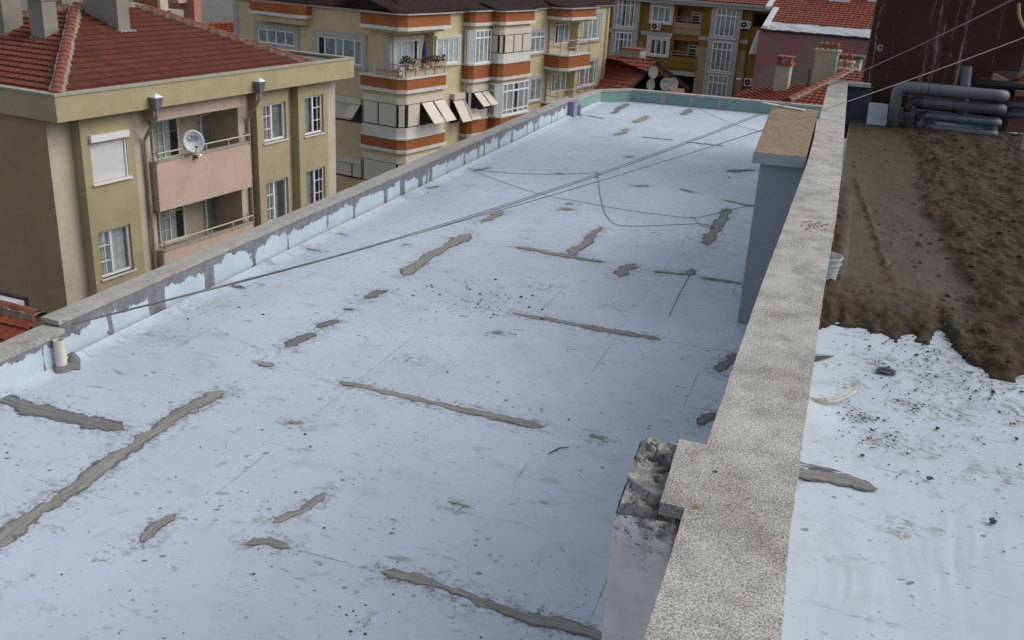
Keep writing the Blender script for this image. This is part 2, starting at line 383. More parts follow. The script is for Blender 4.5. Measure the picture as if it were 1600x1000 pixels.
M['mortar_dark'] = mortarmat('damp_mortar', (.20, .20, .195), (.105, .105, .11))
M['graypaint'] = plaster('grey_render', (.29, .315, .355), (.12, .12, .13), .6, 2, .8)
M['whitewash'] = plaster('whitewashed_render', (.62, .60, .575), (.14, .13, .12), .5, 4)
def rubblemat():
    m, nt, b = nodes('broken_mortar'); co = coords(nt)
    n1 = fbm(nt, co, 16, 8, .75); n2 = fbm(nt, co, 75, 5, .75); n3 = fbm(nt, co, 9, 4, .6)
    c = mixc(nt, ramp(nt, n1, .35, .65), (.17, .165, .15), (.46, .45, .42))
    c = mixc(nt, math_(nt, 'MULTIPLY', ramp(nt, n3, .60, .68), .8), c, (.13, .105, .03))
    c = mixc(nt, math_(nt, 'MULTIPLY', ramp(nt, n2, .55, .7), .6), c, (.05, .05, .045))
    nt.links.new(c, b.inputs['Base Color']); b.inputs['Roughness'].default_value = .95; bump(nt, b, math_(nt, 'ADD', n1, math_(nt, 'MULTIPLY', n2, .6)), .8, .02); return m
M['damp'] = plain('damp_cement', (.15, .15, .148), .85, var=.3, scale=8, bs=.6, bscale=30)
M['rubble'] = rubblemat()
def limewash():
    m, nt, b = nodes('limewash'); co = coords(nt)
    sp = nt.nodes.new('ShaderNodeSeparateXYZ'); nt.links.new(co, sp.inputs[0])
    n1 = fbm(nt, co, 5, 6, .65); n2 = fbm(nt, co, 48, 5, .75); n3 = fbm(nt, co, 13, 6, .7); n4 = fbm(nt, co, 120, 3, .7)
    c = mixc(nt, ramp(nt, n1, .3, .7), (.66, .635, .60), (.82, .80, .77))
    top = ramp(nt, math_(nt, 'ADD', sp.outputs[2], math_(nt, 'MULTIPLY', n3, .25)), 1.70, 1.98)      # weathered crown of the pier
    arris = ramp(nt, math_(nt, 'ADD', math_(nt, 'MULTIPLY', sp.outputs[0], -1.0), math_(nt, 'MULTIPLY', n3, .03)), .115, .135)
    w_ = math_(nt, 'MAXIMUM', top, math_(nt, 'MULTIPLY', arris, .75))
    pit = ramp(nt, math_(nt, 'ADD', n2, math_(nt, 'MULTIPLY', w_, .13)), .66, .70)
    c = mixc(nt, math_(nt, 'MULTIPLY', pit, .85), c, (.09, .085, .08))
    c = mixc(nt, math_(nt, 'MULTIPLY', math_(nt, 'MULTIPLY', top, ramp(nt, n3, .45, .6)), .7), c, (.22, .205, .18))
    nt.links.new(c, b.inputs['Base Color']); b.inputs['Roughness'].default_value = .95; b.inputs['Specular IOR Level'].default_value = .15
    bump(nt, b, math_(nt, 'SUBTRACT', math_(nt, 'ADD', math_(nt, 'MULTIPLY', n4, .4), n1), pit), .6, .008); return m
M['limewash'] = limewash()
M['mud'] = mudmat()
M['crumb'] = plain('mud_crumb', (.062, .050, .034), .95, var=.4, scale=20)
M['darkcrumb'] = plain('dark_crumb', (.05, .05, .055), .9, var=.4, scale=20)
M['tar'] = tarwall()
M['pipe'] = plain('pipe_insulation', (.105, .115, .128), .55, var=.18, scale=5, bs=.12, bscale=25)
M['pipe2'] = plain('pipe_insulation_dark', (.062, .067, .075), .6, var=.2, scale=5, bs=.12, bscale=25)
M['black'] = plain('black_rubber', (.018, .018, .019), .6)
M['bluefoam'] = plain('blue_foam', (.19, .235, .30), .8, var=.12)
M['whitefoam'] = plain('pale_foam', (.30, .35, .43), .8)
M['wood'] = plain('raw_wood', (.24, .18, .12), .8, var=.25)
M['wooddark'] = plain('dark_wood', (.075, .058, .045), .85, var=.25)
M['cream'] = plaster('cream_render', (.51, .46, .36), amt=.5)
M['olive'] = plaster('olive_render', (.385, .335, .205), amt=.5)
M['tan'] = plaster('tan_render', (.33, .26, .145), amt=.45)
M['salmon'] = plaster('salmon_render', (.53, .40, .325), amt=.3)
M['stone'] = plaster('stone_trim', (.36, .33, .27), amt=.5, scale=6)
M['yellow'] = plaster('yellow_render', (.54, .46, .285), amt=.35)
M['orange'] = plaster('orange_render', (.31, .108, .045), (.2, .07, .03), amt=.25)
M['white'] = plain('white_pvc', (.72, .73, .73), .4, var=.04)
M['trim'] = plaster('white_trim', (.58, .565, .53), amt=.25)
M['ochre'] = plaster('ochre_render', (.235, .135, .026), amt=.25)
M['cream2'] = plaster('pale_ochre_render', (.34, .265, .145), amt=.25)
M['greytrim'] = plaster('grey_trim', (.40, .385, .365), amt=.25)
M['tile_a'] = tilemat('red_roof_tile', (.105, .030, .018), (.155, .048, .028), .35)
M['tile_b'] = tilemat('bright_roof_tile', (.17, .038, .020), (.24, .062, .034), .2)
M['tile_far'] = tilemat('dusty_roof_tile', (.20, .055, .035), (.27, .085, .055), .15)
M['ridge'] = plain('ridge_tile', (.20, .062, .036), .85, var=.3, scale=5)
M['ridgemortar'] = plain('ridge_mortar', (.25, .205, .15), .95, var=.3, scale=8, bs=.6, bscale=25)
M['chimney'] = plaster('chimney_render', (.235, .225, .195), amt=.4)
M['shadowpanel'] = plaster('shadowed_blue_render', (.05, .062, .08))  # blue-grey end wall face, its shadow darkened into the base colour
M['drain'] = plain('drain_pipe', (.36, .325, .29), .5, var=.1)
M['brownroof'] = plain('brown_roof', (.024, .0145, .0125), .9, spec=.12, var=.25, scale=3, bs=.2, bscale=60)
M['pink'] = patchwall('patchy_pink_render', (.27, .105, .12), (.20, .165, .135), (.22, .12, .11), .33)
M['pink2'] = plaster('pale_pink_render', (.42, .21, .165))
M['greywall'] = plaster('grey_gable_render', (.60, .565, .51))
M['deck'] = plain('grey_deck', (.135, .118, .125), .85)
M['brick'] = brickmat()
M['metal'] = plain('grey_metal', (.33, .33, .32), .45, .6)
M['zinc'] = plain('zinc_hopper', (.17, .18, .20), .5, .2, var=.2)
M['galv'] = plain('white_flashing', (.62, .64, .65), .45, var=.08)
M['rail'] = plain('cream_railing', (.52, .48, .40), .5, var=.1)
M['chrome'] = plain('steel_railing', (.42, .42, .41), .4, .5)
M['shutter'] = shuttermat('white_shutter', (.64, .65, .66), .055)
M['blind'] = shuttermat('cream_shutter', (.60, .555, .47), .07)
M['blindframe'] = plain('black_frame', (.020, .019, .018), .5)
M['darkwood'] = plain('dark_gable', (.018, .014, .012), .95, spec=.1)
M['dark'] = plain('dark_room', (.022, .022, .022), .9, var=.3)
M['curtain'] = plain('net_curtain', (.62, .65, .65), .9, var=.15, scale=3)
M['curtain2'] = plain('grey_curtain', (.36, .39, .385), .9, var=.25, scale=3)
M['dish'] = plain('dish_grey', (.46, .49, .50), .45, var=.06)
M['dishw'] = plain('dish_white', (.60, .58, .53), .45, var=.06)
M['ink'] = plain('blue_print', (.03, .035, .22), .5, var=.05)
M['greyink'] = plain('grey_print', (.16, .20, .26), .5, var=.05)
M['redink'] = plain('red_print', (.35, .05, .06), .5, var=.05)
M['cable'] = plain('cable_sheath', (.075, .072, .07), .55)
M['cablelight'] = plain('pale_cable_sheath', (.22, .21, .20), .5)
M['pvc'] = plain('cream_pvc', (.62, .58, .50), .45, var=.12)
M['rust'] = plain('brown_inside', (.20, .12, .055), .8)
M['bucket'] = plain('bucket_plastic', (.40, .43, .45), .4, var=.1)
M['tarp'] = plain('grey_tarp', (.46, .46, .48), .5, var=.1, scale=3)
M['purple'] = plain('purple_grey_paint', (.20, .225, .33), .8, var=.1)
M['asphalt'] = plain('asphalt', (.05, .05, .052), .95, var=.2)
M['flower'] = plain('red_flower', (.28, .03, .04), .7, var=.4, scale=30)
M['leaf'] = plain('plant_leaf', (.05, .075, .03), .7, var=.4, scale=30)
M['basket'] = plain('wicker', (.42, .33, .23), .8, var=.2, scale=30)
M['bluecloth'] = plain('blue_cloth', (.02, .04, .14), .8)
M['film'] = plain('clear_brown_film', (.40, .37, .31), .25, var=.15); M['film'].node_tree.nodes['Principled BSDF'].inputs['Alpha'].default_value = .62
M['terracotta'] = plain('terracotta', (.24, .085, .040), .8, var=.2)
M['ac'] = plain('ac_casing', (.55, .55, .52), .5)
M['rock'] = plain('grey_flake', (.10, .105, .115), .85, var=.35, scale=15, bs=.5)
# ================================================================== ROOF IN FRONT
def nz(x, y=0., z=0.): return noise.noise(V((x, y, z)))
ROOF = thing('flat_roof', 'long flat roof covered in stained white membrane with smeared mortar joints', 'roof', (-3.45, 14.71, 0))
PATCH = [  # centre line in the photograph's pixels, half width (m), kind
    ([(-40, 870), (40, 812), (125, 755), (200, 700), (285, 645), (350, 612)], .12, 'm'),
    ([(-40, 612), (60, 640), (120, 655), (195, 673)], .12, 'd'),
    ([(530, 597), (600, 613), (690, 633), (780, 652), (852, 667)], .075, 'm'),
    ([(594, 893), (650, 905), (720, 930), (790, 952), (870, 975), (960, 1002)], .085, 'm'),
    ([(220, 848), (240, 825), (275, 803)], .07, 'm'), ([(385, 850), (420, 846), (452, 857)], .06, 'm'),
    ([(425, 818), (470, 800), (490, 785), (508, 771)], .06, 'm'),
    ([(630, 431), (660, 408), (700, 384), (735, 366)], .12, 'm'), ([(700, 372), (735, 374)], .05, 'm'),
    ([(570, 466), (590, 458), (607, 454)], .12, 'd'), ([(446, 543), (470, 531), (494, 520)], .11, 'd'), ([(497, 512), (515, 505), (530, 500)], .11, 'd'),
    ([(536, 483), (554, 484)], .06, 'd'), ([(402, 568), (428, 572)], .07, 'm'),
    ([(806, 386), (860, 396), (905, 403), (945, 409)], .09, 'm'), ([(890, 400), (910, 382), (938, 355)], .11, 'm'),
    ([(800, 490), (850, 498), (920, 512), (1032, 530)], .085, 'm'), ([(966, 432), (980, 420), (990, 412)], .14, 'm'),
    ([(1020, 424), (1050, 427), (1080, 429)], .07, 'm'), ([(1074, 431), (1080, 421)], .09, 'm'), ([(1093, 434), (1130, 439), (1162, 444)], .07, 'm'),
    ([(1106, 384), (1120, 355), (1138, 326)], .13, 'm'), ([(750, 346), (770, 338), (786, 330)], .14, 'm'),
    ([(960, 212), (975, 206), (982, 201)], .13, 'm'), ([(992, 192), (1005, 186), (1011, 181)], .16, 'm'), ([(956, 178), (968, 170), (980, 162)], .12, 'd'),
    ([(1066, 180), (1080, 170)], .14, 'd'), ([(1000, 214), (1052, 219)], .06, 'd'), ([(1072, 222), (1130, 228)], .07, 'd'), ([(1132, 313), (1186, 324)], .1, 'm'),
    ([(975, 246), (990, 245)], .10, 'm'), ([(873, 327), (898, 328)], .11, 'm'), ([(883, 318), (897, 319)], .07, 'm'), ([(866, 271), (880, 271)], .07, 'm'),
    ([(1135, 268), (1180, 266)], .16, 'd'), ([(920, 680), (945, 686)], .05, 'm'), ([(1092, 664), (1116, 645)], .09, 'd'), ([(1122, 582), (1146, 553)], .10, 'd'),
    ([(640, 382), (625, 384)], .03, 'd'), ([(470, 386), (500, 393)], .06, 'd'), ([(340, 443), (385, 450)], .05, 'd'), ([(660, 296), (688, 291)], .06, 'd'), ([(509, 363), (545, 368)], .05, 'd'),
    ([(395, 418), (425, 410)], .06, 'd'), ([(700, 784), (735, 793)], .025, 'm'), ([(1063, 295), (1085, 301)], .07, 'm'), ([(990, 290), (1015, 291)], .07, 'm'),
    ([(630, 310), (645, 305)], .06, 'd'), ([(740, 268), (765, 262)], .06, 'd'), ([(920, 181), (945, 186)], .06, 'd'), ([(450, 660), (475, 663)], .04, 'm'), ([(768, 520), (786, 520)], .06, 'm'),
]
DIRT = []
def patch(pts, hw, k, z0, parent, seed, name='mortar_patch'):
    P = [pz(x, y, z0) for x, y in pts]
    L = [0]
    for a, b in zip(P, P[1:]): L.append(L[-1] + (b - a).length)
    n = max(12, int(L[-1] / .013)); m = 12
    mb = MB(); rows = []; ed = []; al = []; ac_ = []
    for i in range(n + 1):
        d = L[-1] * i / n
        j = max(q for q in range(len(L) - 1) if L[q] <= d + 1e-6)
        t = (d - L[j]) / max(1e-6, L[j + 1] - L[j]); p = P[j].lerp(P[j + 1], t)
        tg = (P[min(j + 1, len(P) - 1)] - P[j]).normalized(); sd = V((-tg.y, tg.x, 0))
        e = min(1, min(d, L[-1] - d) / min(L[-1] * .3, hw * 1.1) + .16 + .35 * nz(d * 4, seed))
        wl = hw * .9 * (.72 + .6 * nz(d * 2.6, seed * 7.1) + .45 * nz(d * 7, seed * 3.3) + .22 * nz(d * 17, seed) + .15 * nz(d * 47, seed + 1)) * max(.1, e)
        wr = hw * .9 * (.72 + .55 * nz(d * 2.1, seed * 5.7 + 9) + .45 * nz(d * 8, seed * 2.3 + 5) + .22 * nz(d * 16, seed + 3) + .15 * nz(d * 43, seed + 8)) * max(.1, e)
        wl, wr = max(.006, wl), max(.006, wr)
        if i % 4 == 0: DIRT.append((p.x, p.y, hw * 1.4))
        row = []
        for q in range(m + 1):
            u = q / m * 2 - 1; off = u * (wl if u > 0 else wr)
            h = .003 + .005 * (1 - u * u) ** .7 + .006 * nz(d * 9, off * 22, seed) * (1 - abs(u)) + .004 * nz(d * 25, off * 60, seed)
            ed.append(abs(u) * .72 + .28 * (1 - min(1, e))); al.append(d + seed * 3); ac_.append(off)
            h -= .006 * max(0, 1 - abs(off / .02)) * max(0, nz(d * 2.5, seed + 20) + .2)
            row.append(p + sd * (off + hw * .22 * nz(d * 1.9, seed + 30)) + V((0, 0, max(.002, h))))
        rows.append(row)
    vs = [v for r in rows for v in r]
    fs = [(i * (m + 1) + q, i * (m + 1) + q + 1, (i + 1) * (m + 1) + q + 1, (i + 1) * (m + 1) + q) for i in range(n) for q in range(m)]
    mb.add(vs, fs); return mb.build(name, M['mortar' if k == 'm' else 'mortar_dark'], parent, smooth=True, attr={'edge': ed, 'along': al, 'across': ac_})
for i, (pts, hw, k) in enumerate(PATCH): patch(pts, hw, k, 0, ROOF, i * 1.37 + .5)
# membrane sheet
def roof_outline_ok(x, y): return True
nx, ny = 64, 300
x0, x1, y0, y1 = -6.62, -.30, -1.0, 27.62
def rv(u, v):
    x, y = x0 + (x1 - x0) * u, y0 + (y1 - y0) * v
    e = max(0, 1 - (x - x0) / .10)
    return V((x, y, .006 * nz(x * .6, y * .6) + .05 * e * e))
mb = MB().grid(nx, ny, rv)
dx = np.array([[d[0], d[1]] for d in DIRT]); ds = np.array([d[2] for d in DIRT])
pv = np.array([[v.x, v.y] for v in mb.v])
def dirtof(pv, dx, ds):
    out = np.zeros(len(pv))
    for (x, y), s in zip(dx, ds):
        q = (pv[:, 0] - x) ** 2 + (pv[:, 1] - y) ** 2
        out = np.maximum(out, np.exp(-q / (2 * (s + .1) ** 2)))
    return out
dd = dirtof(pv, dx, ds)
for px_, py_, s_ in ((740, 468, .45), (755, 470, .5), (570, 968, .16), (1100, 270, .6), (1150, 268, .7), (240, 520, .3), (270, 530, .3), (300, 480, .4), (940, 215, .4), (960, 480, .4), (850, 450, .4), (650, 560, .3), (700, 900, .2), (1090, 180, .9)):
    p = pz(px_, py_, 0); dd = np.maximum(dd, .9 * np.exp(-((pv[:, 0] - p.x) ** 2 + (pv[:, 1] - p.y) ** 2) / (2 * s_ * s_)))
mb.build('membrane', M['membrane'], ROOF, smooth=True, attr={'dirt': dd.tolist()}, recalc=False)
MB().box(-6.78, -.14, -1.1, 27.7, -10, -.08).build('building_body', M['cream'], ROOF)
# loose bits trodden over the roof
rng = random.Random(3)
mb = MB()
for px_, py_, s_, n_ in ((755, 470, .42, 60), (735, 462, .3, 30), (800, 480, .3, 16), (570, 968, .1, 26), (265, 522, .45, 30), (1105, 268, .5, 20), (300, 470, .5, 18), (450, 1000, .3, 5), (870, 640, .6, 10), (700, 820, 1.0, 24), (820, 900, .6, 24), (300, 900, .8, 18), (600, 560, 1.2, 20), (1000, 560, .9, 16), (900, 320, 1.5, 16), (500, 700, .9, 16), (150, 700, .7, 14)):
    p = pz(px_, py_, 0)
    for _ in range(n_):
        x, y = p.x + rng.gauss(0, s_), p.y + rng.gauss(0, s_)
        if -6.5 < x < -.5 and 1 < y < 27:
            r = rng.choice((.003, .004, .005, .006, .008, .012)) * rng.uniform(.7, 1.3) * (1.1 if y > 8 else .75)
            mb.blob((x, y, r * .5), r, (rng.uniform(.7, 1.6), 1, .6), 1, .6, rng.random() * 50)
kind(mb.build('loose_grit', M['darkcrumb'], loc=(-3.4, 9, 0)), 'stuff', 'dark grit and mortar crumbs scattered over the white roof', 'grit')
# a bent twig lying near the pier, as in the photograph
tw = [pz(857, 709, .012), pz(866, 704, .014), pz(874, 700, .016), pz(889, 699, .012)]
tag(MB().tube(tw, .006, 6, rr=[.004, .006, .006, .003]).build('twig', M['darkcrumb'], loc=tw[1]), 'thin dark twig lying on the white roof left of the broken pier', 'twig')
# ------------------------------------------------------------------ parapets
def ribbon(mb, left, right, zt, zb, jit=.0, seed=0, sub=.12):    # a capping along two plan edges
    def resample(pl):
        out = []
        for a, b in zip(pl, pl[1:]):
            a, b = V((a[0], a[1], 0)), V((b[0], b[1], 0)); k = max(1, int((b - a).length / sub))
            out += [a.lerp(b, i / k) for i in range(k)]
        out.append(V((pl[-1][0], pl[-1][1], 0))); return out
    n = 0
    Ls, Rs = [], []
    for i in range(len(left) - 1):
        a, b, c, d = [V((q[0], q[1], 0)) for q in (left[i], left[i + 1], right[i], right[i + 1])]
        k = max(1, int(max((b - a).length, (d - c).length) / sub))
        for j in range(k): Ls.append(a.lerp(b, j / k)); Rs.append(c.lerp(d, j / k))
    Ls.append(V((*left[-1], 0))); Rs.append(V((*right[-1], 0)))
    m = 4; vs = []
    for i, (a, b) in enumerate(zip(Ls, Rs)):
        ja = jit * (nz(i * .9, seed) + .8 * nz(i * 2.7, seed + 4)); jb = jit * (nz(i * .8, seed + 9) + .8 * nz(i * 2.9, seed + 2)); ax = (b - a).normalized()
        a = a + ax * ja; b = b + ax * jb
        for q in range(m + 1):
            p = a.lerp(b, q / m); vs.append(p + V((0, 0, zt + jit * .5 * nz(i * .7, q * 1.3, seed))))
        vs.append(b + V((0, 0, zb))); vs.append(a + V((0, 0, zb)))
    w = m + 3; fs = []
    for i in range(len(Ls) - 1):
        for q in range(w): fs.append((i * w + q, i * w + (q + 1) % w, (i + 1) * w + (q + 1) % w, (i + 1) * w + q))
    fs += [tuple(range(w)), tuple((len(Ls) - 1) * w + q for q in range(w - 1, -1, -1))]
    mb.add(vs, fs); return mb
W1 = thing('parapet_wall', 'low parapet along the far left edge, pale blue face with ragged grey cement joints', 'parapet', (-6.7, 14.98, 0))
MB().fprism(WORLD, [(-6.84, -6.60), (-6.66, -6.60), (-6.66, -23.5), (-6.84, -23.5)], -.06, .37).build('wall_face', M['upstand'], W1)
mb = MB(); ribbon(mb, [(-6.86, 6.58), (-6.86, 12), (-6.86, 18), (-6.86, 23.9)], [(-6.645, 6.58), (-6.645, 12), (-6.645, 18), (-6.645, 23.9)], .42, .37, .006, 1); mb.build('coping', M['coping_far'], W1, bevel=.006)
MB().fbox(WORLD, -6.66, -6.50, -23.9, -23.5, .0, .372).build('pier', M['purple'], W1)
W2 = thing('parapet_wall', 'nearest stretch of left parapet, stepping in beside the white vent pipe', 'parapet', (-6.7, 14.98 - .87 * 11, 0))
MB().fprism(WORLD, [(-6.80, 1.0), (-6.585, 1.0), (-6.585, -6.56), (-6.80, -6.56)], -.06, .30).build('wall_face', M['upstand'], W2)
mb = MB(); ribbon(mb, [(-6.83, -1), (-6.83, 3), (-6.83, 6.575)], [(-6.575, -1), (-6.575, 3), (-6.575, 6.575)], .355, .302, .006, 5); mb.build('coping', M['coping_far'], W2, bevel=.006)
W3 = thing('parapet_wall', 'green painted parapet closing the far end of the white roof', 'parapet', (-4, 27.5, 0))
pin = [(-6.66, 23.92), (-6.65, 25.2), (-6.58, 26.45), (-5.90, 27.22), (-4.0, 27.36), (-1.9, 27.50), (-.2, 27.62)]
pout = [(-6.84, 23.92), (-6.84, 25.25), (-6.75, 26.52), (-5.98, 27.42), (-4.0, 27.56), (-1.9, 27.70), (-.2, 27.82)]
mb = MB()
for i in range(len(pin) - 1): mb.prism([pin[i], pin[i + 1], pout[i + 1], pout[i]], -.06, .285, True)
mb.build('wall_face', M['green'], W3)
mb = MB(); ribbon(mb, [(a[0] - .01, a[1] + .01) for a in pout], [(b[0] + .015, b[1] - .02) for b in pin], .335, .288, .004, 8); mb.build('coping', M['coping_far'], W3)
mb = MB()
def onfar(xpx0, xpx1, zlo=.02, zhi=.28, dy=-.012):
    q0 = V((*pin[3], 0)); q1 = V((*pin[5], 0))
    a, b = py(xpx0, 160, 27.3).x, py(xpx1, 160, 27.3).x
    f = lambda x: q0.y + (q1.y - q0.y) * (x - q0.x) / (q1.x - q0.x)
    n = 6; pts = []
    for i in range(n + 1):
        z = zlo + (zhi - zlo) * i / n
        pts.append((V((a + .05 * nz(i * 1.3, a), f(a) + dy, z)), V((b + .05 * nz(i * 1.7, b), f(b) + dy, z))))
    for (l0, r0), (l1, r1) in zip(pts, pts[1:]): mb.hexa([l0, r0, r0 + V((0, .008, 0)), l0 + V((0, .008, 0)), l1, r1, r1 + V((0, .008, 0)), l1 + V((0, .008, 0))])
onfar(1031, 1040); onfar(1076, 1084); onfar(1121, 1130)
mb.build('mortar_patch', M['graypaint'], W3)
def vent(px_, py_, r, h, mt, label, z0=0):
    p = pz(px_, py_, z0); t = thing('vent_pipe', label, 'pipe', (p.x, p.y, z0))
    MB().lathe(p, [(r, -.02), (r, h), (r * .86, h), (r * .86, h * .3)], 24).build('tube', M[mt], t, smooth=False)
    MB().lathe(p, [(r * .855, h * .32), (.001, h * .32)], 24).build('inside', M['rust'], t)
    mb = MB().lathe(p, [(r * 1.9, .002), (r * 1.5, .035), (r * 1.03, .05)], 24); mb.build('collar', M['damp'], t)
    return t
vent(97, 577, .052, .30, 'pvc', 'short cream plastic vent pipe standing by the near left parapet')
vent(904, 180, .055, .26, 'graypaint', 'small grey vent pipe beside the far left parapet pier')
# lifted membrane edge beside the vent pipe
def lift(u, v):
    p = pz(100 + 26 * u, 578 - 22 * v, 0); return p + V((0, 0, .008 + .05 * math.sin(u * 3.1) * math.sin(v * 2.2)))
tag(MB().grid(10, 8, lift).build('membrane_flap', M['damp'], loc=pz(112, 570, 0), smooth=True), 'dark crumpled membrane scrap at the foot of the cream vent pipe', 'scrap')
# ------------------------------------------------------------------ dividing wall with precast coping
ZC = 1.95
DW = thing('dividing_wall', 'tall dividing wall with wide speckled coping running between the two roofs', 'wall', (-.16, 8, 0))
ledge = [(-.33, -2.5), (-.33, 2.40), (-.335, 2.9), (-.345, 3.235), (-.44, 3.238), (-.465, 3.785), (-.348, 3.79), (-.36, 6.2), (-.355, 7.2), (-.352, 8.5), (-.345, 10.5), (-.385, 13.3), (-.44, 17.2), (-.46, 18.6)]
redge = [(.085, -2.5), (.07, 2.60), (.055, 2.95), (.045, 3.235), (.045, 3.238), (.042, 3.785), (.042, 3.79), (.025, 6.4), (.028, 7.3), (.028, 8.4), (.005, 10.5), (-.045, 13.2), (-.12, 17.4), (-.14, 18.6)]
mb = MB(); ribbon(mb, ledge, redge, ZC, ZC - .055, .0045, 11, .05); mb.build('coping', M['coping'], DW, bevel=.005)
mb = MB()
for i in range(len(ledge) - 1):
    if abs(ledge[i][1] - ledge[i + 1][1]) < .01: continue
    (a, b), (c, d) = (ledge[i], ledge[i + 1]), (redge[i], redge[i + 1])
    mb.prism([(max(a[0], -.36 if a[1] < 4 else -9) + .03, a[1]), (max(b[0], -.36 if b[1] < 4 else -9) + .03, b[1]), (d[0] - .035, d[1]), (c[0] - .035, c[1])], -.06, ZC - .058, True)
mb.build('wall_face', M['whitewash'], DW)
# a drilled hole and a rust spot on the coping
p = pz(1118, 737, ZC); MB().lathe(p, [(.010, .0015), (.001, .002)], 12).build('drill_hole', M['darkcrumb'], DW)
p = pz(1087, 793, ZC); MB().lathe(p, [(.013, .0012), (.001, .0016)], 12).build('rust_spot', M['rust'], DW)
mb = MB(); rng = random.Random(5)
for _ in range(70):
    p = pz(1275 + rng.gauss(0, 13), 352 + rng.gauss(0, 4), ZC); mb.blob((p.x, p.y, ZC + .002), rng.uniform(.003, .010), (1, 1.3, .5), 1, .5, rng.random() * 40)
for _ in range(25):
    p = pz(1270 + rng.gauss(0, 22), 230 + rng.gauss(0, 30), ZC)
    if -.36 < p.x < -.05: mb.blob((p.x, p.y, ZC + .002), rng.uniform(.003, .009), (1, 1.3, .5), 1, .5, rng.random() * 40)
kind(mb.build('coping_crumbs', M['rust'], loc=(-.15, 10, ZC)), 'stuff', 'brown crumbs lying on the pale wall coping', 'crumbs')
# broken pier standing against the wall under the coping ear
PR = thing('broken_pier', 'whitewashed masonry pier with a broken mossy mortar top beside the coping', 'pier', (-.5, 3.5, 0))
q = [(-.615, 3.26), (-.37, 3.26), (-.37, 3.93), (-.655, 3.90)]
def pier(u, v):      # shaft skin: u round, v up
    n = 4; s_ = u * n; i = min(3, int(s_)); t = s_ - i
    a, b = V((*q[i], 0)), V((*q[(i + 1) % n], 0)); p = a.lerp(b, t)
    c = V((-.5, 3.58, 0)); k = 1 + .012 * nz(p.x * 9, p.y * 9, v * 11)
    k -= .03 * max(0, v - .985) / .015
    return c + (p - c) * k + V((0, 0, -.02 + v * (1.862 + .022 * nz(p.x * 16, p.y * 16, 1) * v)))
MB().grid(64, 60, pier).build('shaft', M['limewash'], PR, smooth=True)
def ptop(u, v):
    a = V((*q[0], 0)).lerp(V((*q[1], 0)), u); b = V((*q[3], 0)).lerp(V((*q[2], 0)), u); p = a.lerp(b, v)
    e = min(u, 1 - u, v, 1 - v)
    wp = V((p.x * 6 + .4 * nz(p.x * 20, p.y * 20), p.y * 5 + .4 * nz(p.y * 20, p.x * 20, 4), 2)); vd = noise.voronoi(wp)[0]
    h = .03 * noise.cell(noise.voronoi(wp)[1][0] * 7.3) - .022 * max(0, 1 - (vd[1] - vd[0]) * 9) + .010 * nz(p.x * 30, p.y * 30, 5) + .007 * nz(p.x * 80, p.y * 80)
    h += .05 * (1 if nz(p.x * 4, p.y * 9 + p.x * 7, 8) > 0 else 0) * min(1, abs(nz(p.x * 4, p.y * 9 + p.x * 7, 8)) * 8)
    c = V((-.5, 3.58, 0)); p = c + (p - c) * (.985 if e > .01 else .97)
    return p + V((0, 0, min(1.887, 1.825 + h + .02 * min(1, e / .06) + .03 * (1 - v)) - .10 * max(0, 1 - e / .03)))
MB().grid(80, 120, ptop).build('broken_top', M['rubble'], PR)
# ------------------------------------------------------------------ rectangular flue with slab cap on the white roof
FL = thing('chimney_flue', 'grey rendered flue with a brown slab cap standing against the dividing wall', 'chimney', (-.6, 12.5, 0))
MB().prism([(-.835, 10.72), (-.365, 10.78), (-.43, 14.25), (-.98, 14.25)], .0, 1.868).build('shaft', M['graypaint'], FL, bevel=.01)
mb = MB(); mb.prism([(-.905, 10.60), (-.372, 10.66), (-.44, 14.40), (-1.07, 14.40)], 1.87, 1.985); mb.build('cap', M['capstone'], FL, bevel=.006)
mb = MB(); mb.prism([(-.912, 10.592), (-.366, 10.652), (-.372, 10.675), (-.90, 10.615)], 1.866, 1.975); mb.build('cap_edge', M['graypaint'], FL)
pa, pb = pz(1190, 161, 2.0), pz(1256, 173, 2.0)
sd = V((.02, .05, 0)); tag(MB().hexa([pa, pb, pb + sd, pa + sd, pa + V((0, 0, .012)), pb + V((0, 0, .012)), pb + sd + V((0, 0, .012)), pa + sd + V((0, 0, .012))]).build('metal_strip', M['galv'], loc=pa), 'thin white metal strip lying on the brown flue cap', 'strip')
# dark lapped membrane along the wall foot
mb = MB().box(-.62, -.31, 7.3, 10.7, .0, .03); tag(mb.build('membrane_strip', M['damp'], loc=(-.45, 9, 0)), 'dark strip of old membrane at the foot of the dividing wall', 'membrane')
# ------------------------------------------------------------------ terrace on the right
ZT = 1.25
TR = thing('terrace_floor', 'raised terrace on the right laid with wrinkled white membrane', 'terrace', (2.5, 9, ZT))
DT2 = []
def tv(u, v):
    x, y = .0 + 6.5 * u ** 1.7, -2 + 21.5 * v
    wr = nz(x * 15 + 1.6 * nz(x * 2.2, y * 1.6), y * 1.1, 9)
    h = .010 * nz(x * 3.2 + .8 * nz(x, y), y * .9, 3) + .0045 * max(0, 1 - abs(wr) * 4) * max(0, min(1, (6 - y) / 1.2)) * (.55 + nz(x * 2, y * 1.8, 2))
    h += .04 * math.exp(-(((x - .02) / .16) ** 2 + ((y - 5.9) / .28) ** 2))
    return V((x, y, ZT + h))
mb = MB().grid(230, 300, tv)
pv = np.array([[v.x, v.y] for v in mb.v])
dl = []
for px_, py_, s_ in ((1350, 650, .10), (1420, 635, .14), (1385, 690, .12), (1330, 600, .1), (1490, 640, .3), (1460, 590, .4), (1540, 590, .5), (1560, 740, .12), (1410, 825, .08), (1430, 700, .15), (1580, 640, .3), (1380, 570, .3), (1500, 560, .4)):
    p = pz(px_, py_, ZT); dl.append((p.x, p.y, s_))
